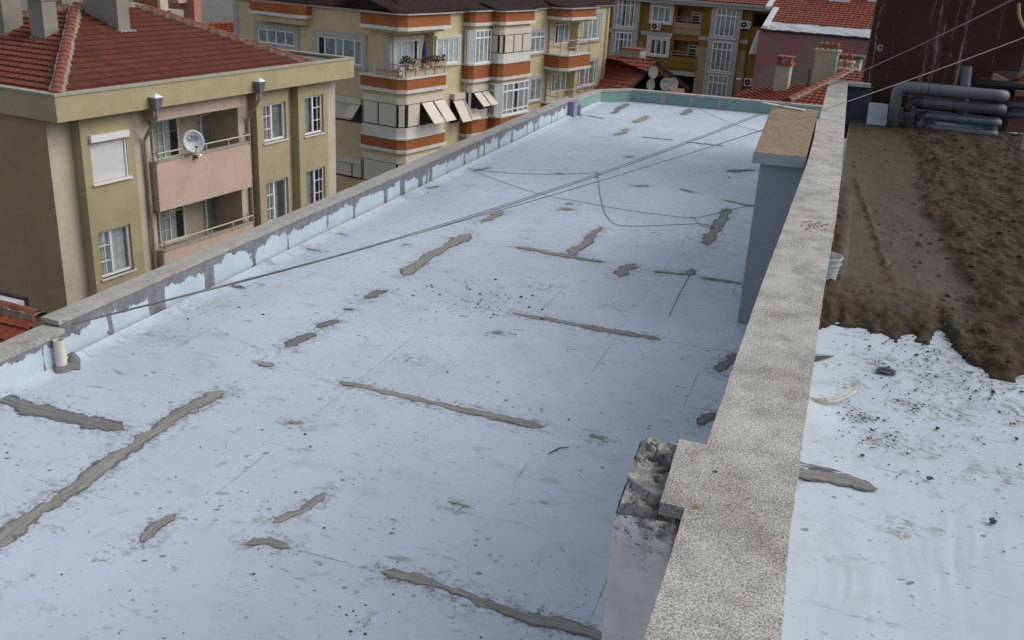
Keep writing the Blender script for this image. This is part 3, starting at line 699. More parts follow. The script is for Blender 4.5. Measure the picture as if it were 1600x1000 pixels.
dd = dirtof(pv, [d[:2] for d in dl], [d[2] for d in dl])
mb.build('membrane', M['membrane2'], TR, smooth=True, attr={'dirt': dd.tolist()}, recalc=False)
MB().box(-.0, 6.5, -2, 19.6, -10, ZT - .08).build('terrace_body', M['cream'], TR)
patch([(1215, 735), (1250, 740), (1290, 745), (1330, 752), (1372, 765)], .075, 'd', ZT + .008, TR, 77.3)
patch([(1225, 718), (1255, 724), (1290, 733), (1315, 738)], .02, 'd', ZT + .012, TR, 91.3)
# spread of wet sand and spoil
def edge_y(x):
    return 7.42 + .22 * nz(x * 5, 11) + .28 * math.sin(x * 2.9 + .4) * min(1, x + .2) + .35 * nz(x * 2.3, 3) + .12 * nz(x * 9, 7) - .25 * max(0, x - .9) + .40 * math.exp(-((x - .95) / .09) ** 2)
def path_c(y): return .46 + .02 * (y - 8)
wet = []
def mv(u, v):
    x, y = .02 + 5.6 * u ** 1.35, 6.3 + 12.6 * v ** 1.15
    pc = path_c(y); pw = .30 + .015 * (y - 8)
    xr = np.interp(y, (6, 8, 8.9, 10.3, 12, 14, 16, 17.4, 18.2), (.85, 1.08, 1.16, 1.02, .93, .93, .96, .76, .58)) + .13 * nz(y * .8, 4) + .09 * nz(y * 2.6, x * 2, 6); pw = xr - pc
    lump = max(0, min(1, (x - xr) / .16)); lump = lump * lump * (3 - 2 * lump)
    left = max(0, min(1, (.20 - x) / .1)) * max(0, min(1, (13.5 - y) / 3))
    near = max(0, min(1, (9.2 - y) / 1.1)) * .55
    far = max(0, min(1, (y - 17.2) / .5)) * .6
    k = max(lump, left, near); f4 = nz(x * 19, y * 18, 3)
    f = abs(noise.fractal(V((x * 2.6, y * 2.4, 1)), 1.0, 2.1, 4)); f2 = noise.fractal(V((x * 5, y * 5, 4)), .9, 2.2, 5); f3 = noise.fractal(V((x * 10, y * 9, 7)), .9, 2.0, 2)
    rid = .03 * (.6 + nz(x * 3, y * 1.6, 8)) * math.exp(-((x - pc - pw - .22 - .08 * nz(y * .9, 2)) / .16) ** 2) * (1 if y < 16.5 else .4)
    h = .05 + k * (.02 + .055 * f + .07 * max(0, nz(x * 1.6, y * 1.3, 12)) + .035 * f2 + .020 * f3 + .010 * f4) + rid * (.8 + .5 * f2) + .006 * f2 * (1 - k) + .004 * nz(x * 25, y * 3)
    # small clods trailing across the smooth track
    tr = math.exp(-((x - (.20 + .085 * (13.2 - y))) / .035) ** 2) * (1 if 8.8 < y < 13.3 else 0)
    h += tr * max(0, f3 + .15) * .06
    d = y - edge_y(x)
    d += .10 * f3 + .05 * f4
    q_ = max(0, min(1, d / .55)); h = .004 + (h - .004) * q_ * (2 - q_) + .02 * max(0, f3) * (1 - q_) if d > 0 else -.03
    wet.append(max(0, min(1, 1 - k * 1.2 - (.4 if d < .4 else 0) - tr * .8 + .3 * nz(x * 3, y * 3, 5) * (1 - k))))
    return V((x, y, ZT + h))
mb = MB().grid(230, 420, mv)
MUDV = list(mb.v)
kind(mb.build('mud', M['mud'], loc=(2, 12, ZT), smooth=True, attr={'wet': wet}, recalc=False), 'stuff', 'dark wet sand spread and heaped over the raised terrace', 'mud')
rng = random.Random(11); mb = MB()
for _ in range(650):
    t = rng.random(); x = rng.uniform(.1, 2.2); y = edge_y(x) + .05 - abs(rng.gauss(0, .75))
    if x < .35 and rng.random() < .75: continue
    if nz(x * 2.4, y * 2.4, 3) < -.1 and rng.random() < .8: continue
    r = min(.02, .002 + abs(rng.gauss(0, .0038)))
    mb.blob((x, y, ZT + .01 + r * .3), r, (rng.uniform(.8, 1.5), 1, .7), 1, .5, rng.random() * 50)
for cx, cy, s_, n_ in ((1350, 655, .06, 50), (1370, 688, .10, 60), (1430, 632, .09, 60), (1500, 605, .25, 60), (1555, 590, .2, 40), (1440, 750, .3, 20), (1300, 640, .2, 20), (1450, 690, .35, 40)):
    p = pz(cx, cy, ZT)
    for _ in range(n_):
        r = min(.014, .002 + abs(rng.gauss(0, .0032))); mb.blob((p.x + rng.gauss(0, s_), p.y + rng.gauss(0, s_ * .8), ZT + .01 + r * .3), r, (1.2, 1, .7), 1, .5, rng.random() * 50)
MUDZ = {}
for v_ in MUDV: MUDZ[(round(v_.x * 12), round(v_.y * 12))] = v_.z
for _ in range(1700):         # clods on the heaped part and trailing on to the track
    x = rng.uniform(.75, 3.2); y = 7.2 + 10.3 * rng.random() ** 1.3; r = min(.06, .005 + abs(rng.gauss(0, .004)) + (.02 * rng.random() if rng.random() < .12 else 0))
    if rng.random() < .12: x = rng.uniform(.15, .8)
    if x < .9 and nz(x * 2, y * 1.3, 2) < .05: continue
    zz = MUDZ.get((round(x * 12), round(y * 12)))
    if zz is None or zz < ZT + .01: continue
    mb.blob((x, y, zz + r * .2), r, (1.2, 1, .8), 1, .6, rng.random() * 50)
kind(mb.build('mud_crumbs', M['crumb'], loc=(1.2, 6.5, ZT)), 'stuff', 'brown mud crumbs sprinkled over the terrace membrane', 'crumbs')
def flake(px_, py_, r, sq, label, seed, mt='rock'):
    p = pz(px_, py_, ZT + .015); mb = MB().blob(p + V((0, 0, r * sq[2] * .5)), r, sq, 2, .9, seed)
    return tag(mb.build('stone_flake', M[mt], loc=(p.x, p.y, ZT)), label, 'stone', 'loose stones on the terrace')
flake(1385, 581, .055, (1.25, .7, .35), 'largest dark grey flake lying on the white terrace below the mud edge', 3.1)
flake(1551, 816, .019, (1, .9, .8), 'small dark stone alone near the right edge of the terrace', 5.7)
flake(1452, 748, .015, (1.2, .9, .7), 'small grey stone lying right of the tip of the mortar smear', 8.2)
# torn brown film, lifted membrane slit
fpts = [pz(x, y, ZT) for x, y in ((1250, 620), (1262, 629), (1276, 633), (1292, 634), (1308, 631), (1322, 624), (1336, 614))]
def film(u, v):
    k = u * 5.999; i = int(k); p = fpts[i].lerp(fpts[i + 1], k - i); tg = (fpts[i + 1] - fpts[i]).normalized(); sd = V((-tg.y, tg.x, 0))
    wd = (.016 + .022 * math.sin(u * 3.0) + .006 * nz(u * 8, 2))
    return p + sd * (wd * (v * 2 - 1)) + V((0, 0, .014 + .014 * abs(nz(u * 6, v * 5, 3)) + .018 * math.sin(v * 6.3 + u * 3) ** 2 + .012 * u))
tag(MB().grid(60, 14, film).build('plastic_film', M['film'], loc=pz(1290, 628, ZT), smooth=True), 'crumpled strip of brownish clear film on the white terrace by the coping', 'film')
p0, p1, p2 = pz(1240, 552, ZT + .065), pz(1304, 556, ZT + .02), pz(1240, 570, ZT + .018)
mb = MB().add([p0, p1, p2, p2 - V((0, 0, .012)), p1 - V((0, 0, .004))], [(0, 1, 2), (2, 1, 4, 3)]); tag(mb.build('slit', M['black'], loc=p2), 'dark open slit where the terrace membrane laps by the coping', 'slit')
mb = MB().add([p0, p1, pz(1240, 556, ZT + .06), p0 + V((0, .05, .008))], [(0, 1, 2), (0, 3, 1)]); tag(mb.build('membrane_lap', M['bluefoam'], loc=p0), 'pale grey lifted membrane lap above the dark slit', 'membrane')
# bucket
p = pz(1297, 441, ZT + .05); BK = thing('bucket', 'pale grey plastic bucket standing in the mud behind the coping', 'bucket', (p.x - .075, p.y, ZT + .02))
bp = V(BK['_b'])
MB().lathe(bp, [(.001, .004), (.105, .004), (.112, .0), (.138, .25), (.149, .252), (.149, .268), (.142, .27), (.138, .262), (.112, .02), (.001, .02)], 32).build('shell', M['bucket'], BK, smooth=False)
MB().lathe(bp, [(.142, .205), (.147, .207), (.147, .213), (.142, .215)], 32).build('rib', M['bucket'], BK)
MB().tube([bp + V((.15 * math.cos(t), .15 * math.sin(t), .235 - .11 * math.sin((t - 0) / math.pi * math.pi) * .9)) for t in [math.pi * k / 14 for k in range(15)]], .004, 6).build('handle', M['metal'], BK)
# ------------------------------------------------------------------ end of the terrace: wall, tarred tower, pipes
EW = thing('end_wall', 'short blue-grey wall with shadow in its dark colour between the coping and the tarred tower', 'wall', (0, 18.8, ZT))
MB().box(-.14, .30, 18.72, 18.9, ZT - .3, ZC - .06).build('wall_face', M['shadowpanel'], EW); MB().box(-.47, .25, 18.605, 18.92, ZC - .055, ZC - .003).build('coping', M['coping'], EW)
TW = thing('tarred_tower', 'tall dark brown tarred stair tower streaked with white lime runs', 'building', (1.3, 20, ZT))
MB().hexa([(.115, 19.1, 0), (2.63, 19.1, 0), (2.63, 22.4, 0), (.115, 22.4, 0), (.085, 19.1, 9), (2.60, 19.1, 9), (2.60, 22.4, 9), (.085, 22.4, 9)]).build('wall', M['tar'], TW)
p = py(1375, 75, 19.09); MB().lathe(p, [(.001, 0)], 3) ; mb = MB(); mb.blob((p.x, 19.10, p.z), .05, (1, .2, 1.2), 2, .4, 3); mb.build('plaster_scar', M['graypaint'], TW)
mb = MB(); mb.blob((p.x + .01, 19.085, p.z + .01), .025, (1, .2, 1), 2, .3, 5); mb.build('hole', M['black'], TW)
tag(MB().tube([py(1592, 5, 18.6), py(1592, 22, 18.6), py(1597, 38, 18.6), py(1606, 52, 18.6), py(1630, 60, 18.6), py(1640, 40, 19.1)], .025, 8).build('hose', M['cream2'], loc=py(1600, 50, 18.6)), 'thick tan hose looping beside the top right of the tarred tower', 'hose')
def bend(p, q, r, k=6):             # rounded polyline
    out = []
    pts = [V(x) for x in p]
    out.append(pts[0])
    for i in range(1, len(pts) - 1):
        a = (pts[i - 1] - pts[i]).normalized(); b = (pts[i + 1] - pts[i]).normalized()
        s_, e_ = pts[i] + a * r, pts[i] + b * r
        for j in range(k + 1):
            t = j / k; out.append(s_.lerp(pts[i], t).lerp(pts[i].lerp(e_, t), t))
    out.append(pts[-1]); return out
Y = 18.2
def at(x, y, dy=0): return py(x, y, Y + dy)
grp = 'lagged pipes at the end of the terrace'
def lagged(label, path, r, rb, mt, collars=()):
    t = thing('lagged_pipe', label, 'pipe', (path[0][0], path[0][1], ZT), grp)
    MB().tube(bend(path, 0, rb, 8), r, 18).build('lagging', M[mt], t, smooth=True)
    return t
def foot(x, y, dy=0):
    p = at(x, y, dy); return V((p.x, p.y, ZT - .02))
a = at(1403, 133); b = at(1575, 148, .0)
t = lagged('topmost lagged grey pipe with a tall bend at its left end', [foot(1395, 203), V((a.x, a.y, 2.0)), V((2.36, Y, 2.0)), V((2.36, Y + .55, 1.95)), V((.9, Y + .65, 1.95))], .098, .16, 'pipe')
mb = MB(); x_ = at(1450, 138).x; mb.tube([(x_, Y, 2.0), (x_ + .012, Y, 2.0)], .1005, 18); mb.build('seam', M['black'], t)
mb = MB(); mb.tube([(foot(1395, 203).x, Y, 1.87), (foot(1395, 203).x, Y, 1.89)], .1005, 18); mb.build('seam', M['pipe2'], t)
t = lagged('second lagged pipe, dark, with a black taped elbow', [foot(1420, 202), V((at(1423, 155).x, Y, 1.775)), V((2.37, Y, 1.775)), V((2.37, Y + .5, 1.74)), V((.9, Y + .5, 1.74))], .092, .15, 'pipe2')
e_ = V((at(1423, 155).x, Y, 1.775)); MB().tube(bend([e_ + V((0, 0, -.17)), e_, e_ + V((.2, 0, 0))], 0, .12, 8), .097, 16).build('taped_elbow', M['black'], t, smooth=True)
t = lagged('third lagged pipe, slimmer and paler, between the dark pipe and lowest pipe', [foot(1436, 200, .04), V((at(1440, 166).x, Y + .04, 1.56)), V((2.36, Y - .02, 1.56)), V((2.36, Y + .45, 1.53)), V((.9, Y + .45, 1.53))], .066, .11, 'pipe')
e_ = V((at(1440, 166).x, Y + .04, 1.56)); MB().tube(bend([e_ + V((0, 0, -.1)), e_, e_ + V((.17, 0, 0))], 0, .09, 8), .070, 14).build('taped_elbow', M['black'], t, smooth=True)
t = lagged('lowest lagged pipe lying just above the mud', [foot(1448, 203), V((at(1452, 192).x, Y, 1.372)), V((2.34, Y - .05, 1.372)), V((2.34, Y + .4, 1.36)), V((.9, Y + .4, 1.36))], .06, .10, 'pipe')
p = at(1513, 130, .35)
t = thing('lagged_pipe', 'open ended pale lagging tube sticking up behind the topmost pipe', 'pipe', (p.x, p.y, ZT), grp)
q0 = V((p.x + .05, p.y, ZT)); q1 = at(1511, 104, .35)
MB().tube([q0, q0.lerp(q1, .5), q1], .082, 18, cap=False).build('lagging', M['pipe'], t, smooth=True)
MB().tube([q1 - V((0, 0, .25)), q1 - V((0, 0, .001))], .052, 18, cap=False).build('bore', M['pipe2'], t, smooth=True)
ax = (q1 - q0).normalized(); u_ = ax.orthogonal().normalized(); w_ = ax.cross(u_); ring = []
for rr in (.082, .052): ring += [q1 + u_ * (math.cos(k * math.pi / 9) * rr) + w_ * (math.sin(k * math.pi / 9) * rr) for k in range(18)]
MB().add(ring, [(k, (k + 1) % 18, 18 + (k + 1) % 18, 18 + k) for k in range(18)]).build('rim', M['pipe'], t)
for i, (x0_, y0_, x1_, y1_, r_, lb) in enumerate(((1578, 166, 1660, 170, .06, 'grey pipe running off to the right behind the pipe bends, upper'), (1575, 180, 1660, 184, .06, 'grey pipe running off to the right behind the pipe bends, lower'), (1560, 134, 1660, 138, .075, 'black pipe behind the topmost pipe, running off to the right'))):
    a, b = py(x0_, y0_, 18.75), py(x1_, y1_, 18.75)
    t = thing('lagged_pipe', lb, 'pipe', a, grp); MB().tube([a - V((.4, 0, 0)), b], r_, 14).build('lagging', M['pipe2' if i < 2 else 'black'], t, smooth=True)
mb = MB()
a, b, c, d = at(1358, 160, .3), at(1388, 163, .35), at(1385, 196, .2), at(1353, 196, .15)
off = V((0, .04, 0)); mb.hexa([d, c, c + off, d + off, a, b, b + off, a + off])
tag(mb.build('foam_board', M['whitefoam'], loc=(d.x, d.y, ZT)), 'pale blue foam board leaning left of the pipes', 'board', 'foam boards behind the pipes')
mb = MB(); a, b, c, d = at(1392, 166, .32), at(1560, 184, .32), at(1560, 203, .3), at(1392, 203, .3); mb.hexa([d, c, c + off, d + off, a, b, b + off, a + off])
tag(mb.build('foam_board', M['bluefoam'], loc=(d.x, d.y, ZT)), 'long dark blue foam board standing behind the lower pipes', 'board', 'foam boards behind the pipes')
mb = MB(); a, b, c, d = at(1460, 190, .12), at(1536, 198, .12), at(1534, 216, -.15), at(1478, 212, -.15); mb.hexa([d, c, c + off, d + off, a, b, b + off, a + off])
tag(mb.build('foam_board', M['bluefoam'], loc=(d.x, d.y, ZT)), 'dark blue foam board half buried in mud under the lowest pipe', 'board', 'foam boards behind the pipes')
def plank(pts, wd, th, mt, label, dy):
    a, b = py(*pts[0], Y + dy), py(*pts[1], Y + dy); ax = (b - a).normalized(); up = V((0, 1, 0)).cross(ax).normalized() * wd
    o = V((0, th, 0)); mb = MB().hexa([a, b, b + o, a + o, a + up, b + up, b + up + o, a + up + o]); tag(mb.build('plank', M[mt], loc=a), label, 'plank', 'offcuts of timber behind the pipes')
plank(((1562, 132), (1650, 100)), -.06, .1, 'wood', 'pale plank end slanting up behind the right pipe bends', .75)
plank(((1580, 150), (1660, 152)), -.09, .1, 'wood', 'pale timber lying level right of the pipe bends', .9)
plank(((1551, 116), (1650, 120)), -.05, .06, 'wooddark', 'thin dark lath right of the tarred tower foot', .8)
plank(((1530, 127), (1590, 121)), -.05, .06, 'wooddark', 'second dark lath leaning low over the topmost pipe', .7)
plank(((1549, 124), (1570, 133)), -.10, .2, 'wood', 'short white block behind the end of the topmost pipe', .6)
# mast on the terrace that carries the cables
MA = thing('cable_mast', 'steel mast on the terrace holding the cables', 'mast', (2.62, 17, ZT)); MB().tube([(2.62, 17, ZT), (2.62, 17, 4.6)], .035, 10).build('pole', M['metal'], MA)
# ------------------------------------------------------------------ cables
LP = V((-6.62, 6.66, .36)); R1 = py(1640, 43, 17); R0 = py(1640, -32, 17)
def span(a, b, sag, n=40, wob=0): return [a.lerp(b, i / n) + V((0, 0, -4 * sag * (i / n) * (1 - i / n) + wob * nz(i * .3, sag * 9))) for i in range(n + 1)]
gc = 'overhead cables crossing the roof'
tag(MB().tube(span(LP, R1, .22), .0058, 6).build('cable', M['cablelight'], loc=LP), 'thickest overhead cable, pale where it crosses the brown tower', 'cable', gc)
tag(MB().tube(span(LP + V((.01, .05, .0)), R0, .47), .0045, 6).build('cable', M['cable'], loc=LP), 'uppermost thin cable rising to the top right over the tower', 'cable', gc)
tag(MB().tube(span(LP + V((.01, .03, -.01)), R0 - V((0, 0, .03)), .425), .0035, 6).build('cable', M['cable'], loc=LP), 'thin cable strung between the two other overhead cables', 'cable', gc)
K = pz(932, 272, .02)
mid = span(LP, R1, .22)[20]
def lying(px_list, r, label, z=.012, mt='cable'):
    pts = [pz(x, y, z) for x, y in px_list]; sm = []
    for i in range(len(pts) - 1):
        p0_, p1_, p2_, p3_ = pts[max(0, i - 1)], pts[i], pts[i + 1], pts[min(len(pts) - 1, i + 2)]
        for k in range(6):
            t = k / 6; sm.append(.5 * ((2 * p1_) + (p2_ - p0_) * t + (2 * p0_ - 5 * p1_ + 4 * p2_ - p3_) * t * t + (3 * p1_ - p0_ - 3 * p2_ + p3_) * t ** 3))
    sm.append(pts[-1]); tag(MB().tube(sm, r, 6).build('wire', M[mt], loc=sm[0]), label, 'wire', 'slack wires lying on the white roof')
lying([(706, 253), (740, 264), (790, 270), (840, 272), (880, 272), (930, 270)], .004, 'slack wire from the left parapet to the knot in the middle of the roof')
lying([(928, 268), (937, 272), (930, 278), (934, 270), (937, 300), (945, 332), (960, 349), (985, 353), (1030, 352), (1075, 350), (1100, 350), (1118, 357)], .0042, 'wire drooping from the knot and curving right across the roof')
lying([(712, 256), (760, 275), (840, 302), (900, 314), (960, 325), (1030, 335), (1085, 340), (1130, 330), (1190, 317)], .0036, 'long thin wire crossing the roof diagonally towards the flue')
lying([(1085, 340), (1095, 352), (1118, 357)], .0036, 'short wire tail joining the two slack wires near the mortar patch')
lying([(1062, 151), (1080, 163), (1110, 178), (1150, 195), (1200, 208)], .004, 'wire coming off the green end parapet towards the flue', .02)
lying([(1045, 495), (1060, 462), (1076, 432)], .004, 'thin dark wire lying along a seam right of the long mortar joint', .006)
# ================================================================== NEIGHBOURING BUILDINGS
def win(parent, fr, a0, a1, z0, z1, w, cols, bar=.05, proud=.05, back=.02, sur=0, sill=.0, transom=None, grid=None, curt='curtain', opened=(), low=None, surmat='trim', name='window', dark='dark', nocurt=()):
    """white framed window on plane w; back<0 puts the room that far behind; cols = relative sash widths"""
    mb = MB(); f0, f1 = w, w + proud
    tot = sum(cols); xs = [a0 + (a1 - a0) * sum(cols[:i]) / tot for i in range(len(cols) + 1)]
    mb.fbox(fr, a0, a1, f0, f1, z1 - bar, z1); mb.fbox(fr, a0, a1, f0, f1, z0, z0 + bar)
    for i, x in enumerate(xs):
        h = bar * (.5 if 0 < i < len(xs) - 1 else 1); lo = x - h if i == len(xs) - 1 else (x if i == 0 else x - h); hi = lo + (bar if 0 < i < len(xs) - 1 else bar)
        mb.fbox(fr, lo, hi, f0 + .002, f1 + .004, z0 + bar, z1 - bar)
    if transom: zt = z0 + (z1 - z0) * transom; mb.fbox(fr, a0 + bar, a1 - bar, f0 + .004, f1 - .003, zt - bar * .5, zt + bar * .5)
    if low: zt = z0 + (z1 - z0) * low; mb.fbox(fr, a0 + bar, a1 - bar, f0 + .004, f1 - .004, zt - bar * .4, zt + bar * .4)
    for g in (grid or ()):
        i, gx, gz = g; l, r = xs[i] + bar, xs[i + 1] - bar * .6
        for k in range(1, gx): x = l + (r - l) * k / gx; mb.fbox(fr, x - .012, x + .012, f0 + .008, f1 - .008, z0 + bar, z1 - bar)
        for k in range(1, gz): z = z0 + (z1 - z0) * k / gz; mb.fbox(fr, l, r, f0 + .009, f1 - .009, z - .012, z + .012)
    o = mb.build(name, M['white'], parent)
    g = w + proud * .5
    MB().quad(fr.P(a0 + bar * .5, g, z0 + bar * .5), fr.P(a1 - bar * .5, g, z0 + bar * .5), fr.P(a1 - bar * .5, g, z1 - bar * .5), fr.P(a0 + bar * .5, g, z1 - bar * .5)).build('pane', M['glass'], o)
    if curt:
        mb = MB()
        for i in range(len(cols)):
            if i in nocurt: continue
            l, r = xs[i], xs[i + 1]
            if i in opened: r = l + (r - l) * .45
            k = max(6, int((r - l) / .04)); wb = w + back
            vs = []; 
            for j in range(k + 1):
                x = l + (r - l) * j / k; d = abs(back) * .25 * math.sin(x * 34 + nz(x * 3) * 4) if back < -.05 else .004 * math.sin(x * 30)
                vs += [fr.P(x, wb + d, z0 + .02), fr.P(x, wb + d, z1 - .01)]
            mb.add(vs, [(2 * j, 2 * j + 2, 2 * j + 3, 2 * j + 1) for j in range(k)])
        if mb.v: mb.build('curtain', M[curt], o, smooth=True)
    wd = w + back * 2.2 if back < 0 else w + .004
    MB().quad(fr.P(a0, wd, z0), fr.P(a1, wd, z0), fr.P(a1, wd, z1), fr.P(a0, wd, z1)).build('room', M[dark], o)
    if sur:
        mb = MB(); p = w + max(.09, proud + .03)
        mb.fbox(fr, a0 - sur, a1 + sur, w, p + .03, z1, z1 + sur); mb.fbox(fr, a0 - sur, a0, w, p, z0, z1); mb.fbox(fr, a1, a1 + sur, w, p, z0, z1); mb.fbox(fr, a0 - sur, a1 + sur, w, p + .03, z0 - sur * .7, z0)
        mb.build('surround', M[surmat], o)
    elif sill: MB().fbox(fr, a0 - .06, a1 + .06, w, w + sill, z0 - .06, z0).build('sill', M['trim'], o)
    return o
def holed(mb, fr, a0, a1, z0, z1, w, holes, depth):
    A = sorted({a0, a1, *[h[0] for h in holes], *[h[1] for h in holes]}); Z = sorted({z0, z1, *[h[2] for h in holes], *[h[3] for h in holes]})
    A = [a for a in A if a0 <= a <= a1]; Z = [z for z in Z if z0 <= z <= z1]
    for i in range(len(A) - 1):
        for j in range(len(Z) - 1):
            ca, cz = (A[i] + A[i + 1]) / 2, (Z[j] + Z[j + 1]) / 2
            if any(h[0] < ca < h[1] and h[2] < cz < h[3] for h in holes): continue
            mb.quad(fr.P(A[i], w, Z[j]), fr.P(A[i + 1], w, Z[j]), fr.P(A[i + 1], w, Z[j + 1]), fr.P(A[i], w, Z[j + 1]))
    for h in holes:
        d = w - depth; p = [(h[0], h[2]), (h[1], h[2]), (h[1], h[3]), (h[0], h[3])]
        for k in range(4):
            (x0_, y0_), (x1_, y1_) = p[k], p[(k + 1) % 4]
            mb.quad(fr.P(x0_, w, y0_), fr.P(x1_, w, y1_), fr.P(x1_, d, y1_), fr.P(x0_, d, y0_))
    return mb
def tiles(mb, L0, L1, R0, R1, course=.34, col=.22, lift=.045, seed=0, ncol_max=170):
    """tiled slope: left edge L0 (eave) to L1 (ridge), right edge R0 to R1"""
    L0, L1, R0, R1 = map(V, (L0, L1, R0, R1))
    n = max(2, int(((L1 - L0).length + (R1 - R0).length) / 2 / course)); ax = (R0 - L0).normalized(); rg = random.Random(seed)
    up = ax.cross((L1 - L0)).normalized()
    if up.z < 0: up = -up
    for i in range(n):
        t0, t1 = i / n, min(1, (i + 1.12) / n)
        a0, b0 = L0.lerp(L1, t0), R0.lerp(R1, t0); a1, b1 = L0.lerp(L1, t1), R0.lerp(R1, t1)
        s0, s1 = (a0 - L0).dot(ax), (b0 - L0).dot(ax); q0, q1 = (a1 - L0).dot(ax), (b1 - L0).dot(ax)
        lo = min(s0, q0); hi = max(s1, q1); step = max(col / 2, (hi - lo) / ncol_max)
        k0, k1 = math.floor(lo / step), math.ceil(hi / step)
        base0 = a0 - ax * s0; base1 = a1 - ax * q0
        prev = None; cell = -1; r = .5
        for k in range(k0, k1 + 1):
            x = k * step; x0_ = min(max(x, s0), s1); x1_ = min(max(x, q0), q1)
            h = .018 * (1 if k % 2 else -1) if step < .2 else .012 * math.sin(x * 14)
            pb = base0 + ax * x0_ + up * (lift + h); pt = base1 + ax * x1_ + up * (.0 + h * .6); pd = base0 + ax * x0_ + up * (h * .3 - .01)
            if prev is not None and ((pb - prev[0]).length > 1e-4 or (pt - prev[1]).length > 1e-4):
                if (k // 2) != cell: cell = k // 2; r = max(0, min(1, .5 + rg.gauss(0, .22) + .3 * nz(x * .5, i * .4, seed)))
                mb.quad(prev[0], pb, pt, prev[1], r); mb.quad(prev[2], pd, pb, prev[0], r * .6)
            prev = (pb, pt, pd)
    return mb
def ridge(parent, path, r=.12, step=.36, mort=True, jag=1):
    a, b = V(path[0]), V(path[1]); n = max(2, int((b - a).length / step)); ax = (b - a).normalized(); sd = ax.cross(V((0, 0, 1))).normalized(); up = sd.cross(ax)
    mb = MB(); rg = random.Random(int(a.x * 100) % 991)
    for i in range(n):
        p, q = a + ax * (i * step), a + ax * (i * step + step * 1.08); r0, r1 = r * 1.08, r * .88
        ring = [[c + sd * (math.cos(k * math.pi / 6) * rr) + up * (math.sin(k * math.pi / 6) * rr * .85 + .02) for k in range(7)] for c, rr in ((p, r0), (q, r1))]
        mb.add(ring[0] + ring[1], [(k, k + 1, 8 + k, 7 + k) for k in range(6)] + [tuple(range(7))], rg.random())
    mb.build('ridge_tiles', M['ridge'], parent, smooth=False)
    if mort:
        mb = MB(); m = int((b - a).length / .07); vs = []
        for i in range(m + 1):
            c = a + ax * ((b - a).length * i / m); j = r * (1.35 + .35 * jag * nz(i * .55, a.y) + .25 * jag * nz(i * 1.9, a.x)); j2 = r * (1.35 + .35 * jag * nz(i * .5, a.y + 7) + .25 * jag * nz(i * 1.7, a.x + 4))
            bulge = .02 * (1 if (i * .07) % step < .09 else 0)
            vs += [c + sd * j - up * .10, c + sd * j * .8 + up * (r * .42 + bulge), c + up * (r * .55 + bulge), c - sd * j2 * .8 + up * (r * .42 + bulge), c - sd * j2 - up * .10]
        mb.add(vs, [(i * 5 + k, i * 5 + k + 1, i * 5 + 6 + k, i * 5 + 5 + k) for i in range(m) for k in range(4)]); mb.build('ridge_mortar', M['ridgemortar'], parent, smooth=False)
def railing(parent, pts, z, h, rails, post=.9, r=.018, mt='rail', name='railing', skip_first=False):
    mb = MB(); pts = [V((p[0], p[1], 0)) for p in pts]
    for k in rails: mb.tube([p + V((0, 0, z + h * k)) for p in pts], r, 6)
    for a, b in zip(pts, pts[1:]):
        n = max(1, round((b - a).length / post))
        for i in range(n + 1):
            p = a.lerp(b, i / n); mb.tube([p + V((0, 0, z - .06)), p + V((0, 0, z + h))], r * .9, 6)
    return mb.build(name, M[mt], parent)
def dish(label, loc, direction, r, mt, group, pole=.5, print_=None, roll=0):
    loc = V(loc); d = V(direction).normalized(); sd = d.cross(V((0, 0, 1))).normalized(); up = sd.cross(d)
    t = thing('satellite_dish', label, 'satellite dish', loc, group); mb = MB(); vs = []; n = 32
    for i in range(7):
        q = i / 6; vs += [loc + sd * (math.cos(k * 2 * math.pi / n) * r * q) + up * (math.sin(k * 2 * math.pi / n) * r * 1.08 * q) + d * (.16 * r * 2 * q * q) for k in range(n)]
    fs = [(i * n + k, i * n + (k + 1) % n, (i + 1) * n + (k + 1) % n, (i + 1) * n + k) for i in range(6) for k in range(n)]
    m2 = len(vs); vs += [v - d * .012 for v in vs]; fs += [tuple(m2 + i for i in f) for f in fs]
    fs += [(6 * n + k, 6 * n + (k + 1) % n, m2 + 6 * n + (k + 1) % n, m2 + 6 * n + k) for k in range(n)]
    mb.add(vs, fs).build('reflector', M[mt], t, smooth=True)
    f = loc + d * r * 1.05 - up * r * .55
    MB().tube([loc - up * r * 1.0 + d * .3 * r, f], .012, 6).build('feed_arm', M['metal'], t)
    MB().tube([f, f - d * .12], .03, 10).build('feed_horn', M['black'], t)
    MB().tube([loc - d * .05, loc - d * .14 - up * .1, loc - d * .14 - V((0, 0, pole))], .022, 8).build('mount', M['metal'], t)
    return t, loc, d, sd, up
def chimney(parent, c, sx, sy, z0, z1, fr, mt='chimney', cap=.06, name='chimney'):
    a, w = c; o = MB().fbox(fr, a - sx / 2, a + sx / 2, w - sy / 2, w + sy / 2, z0, z1).build(name, M[mt], parent)
    MB().fbox(fr, a - sx / 2 - .04, a + sx / 2 + .04, w - sy / 2 - .04, w + sy / 2 + .04, z1, z1 + cap).build('cap', M['chimney'], o)
    return o
ZG = -10.5
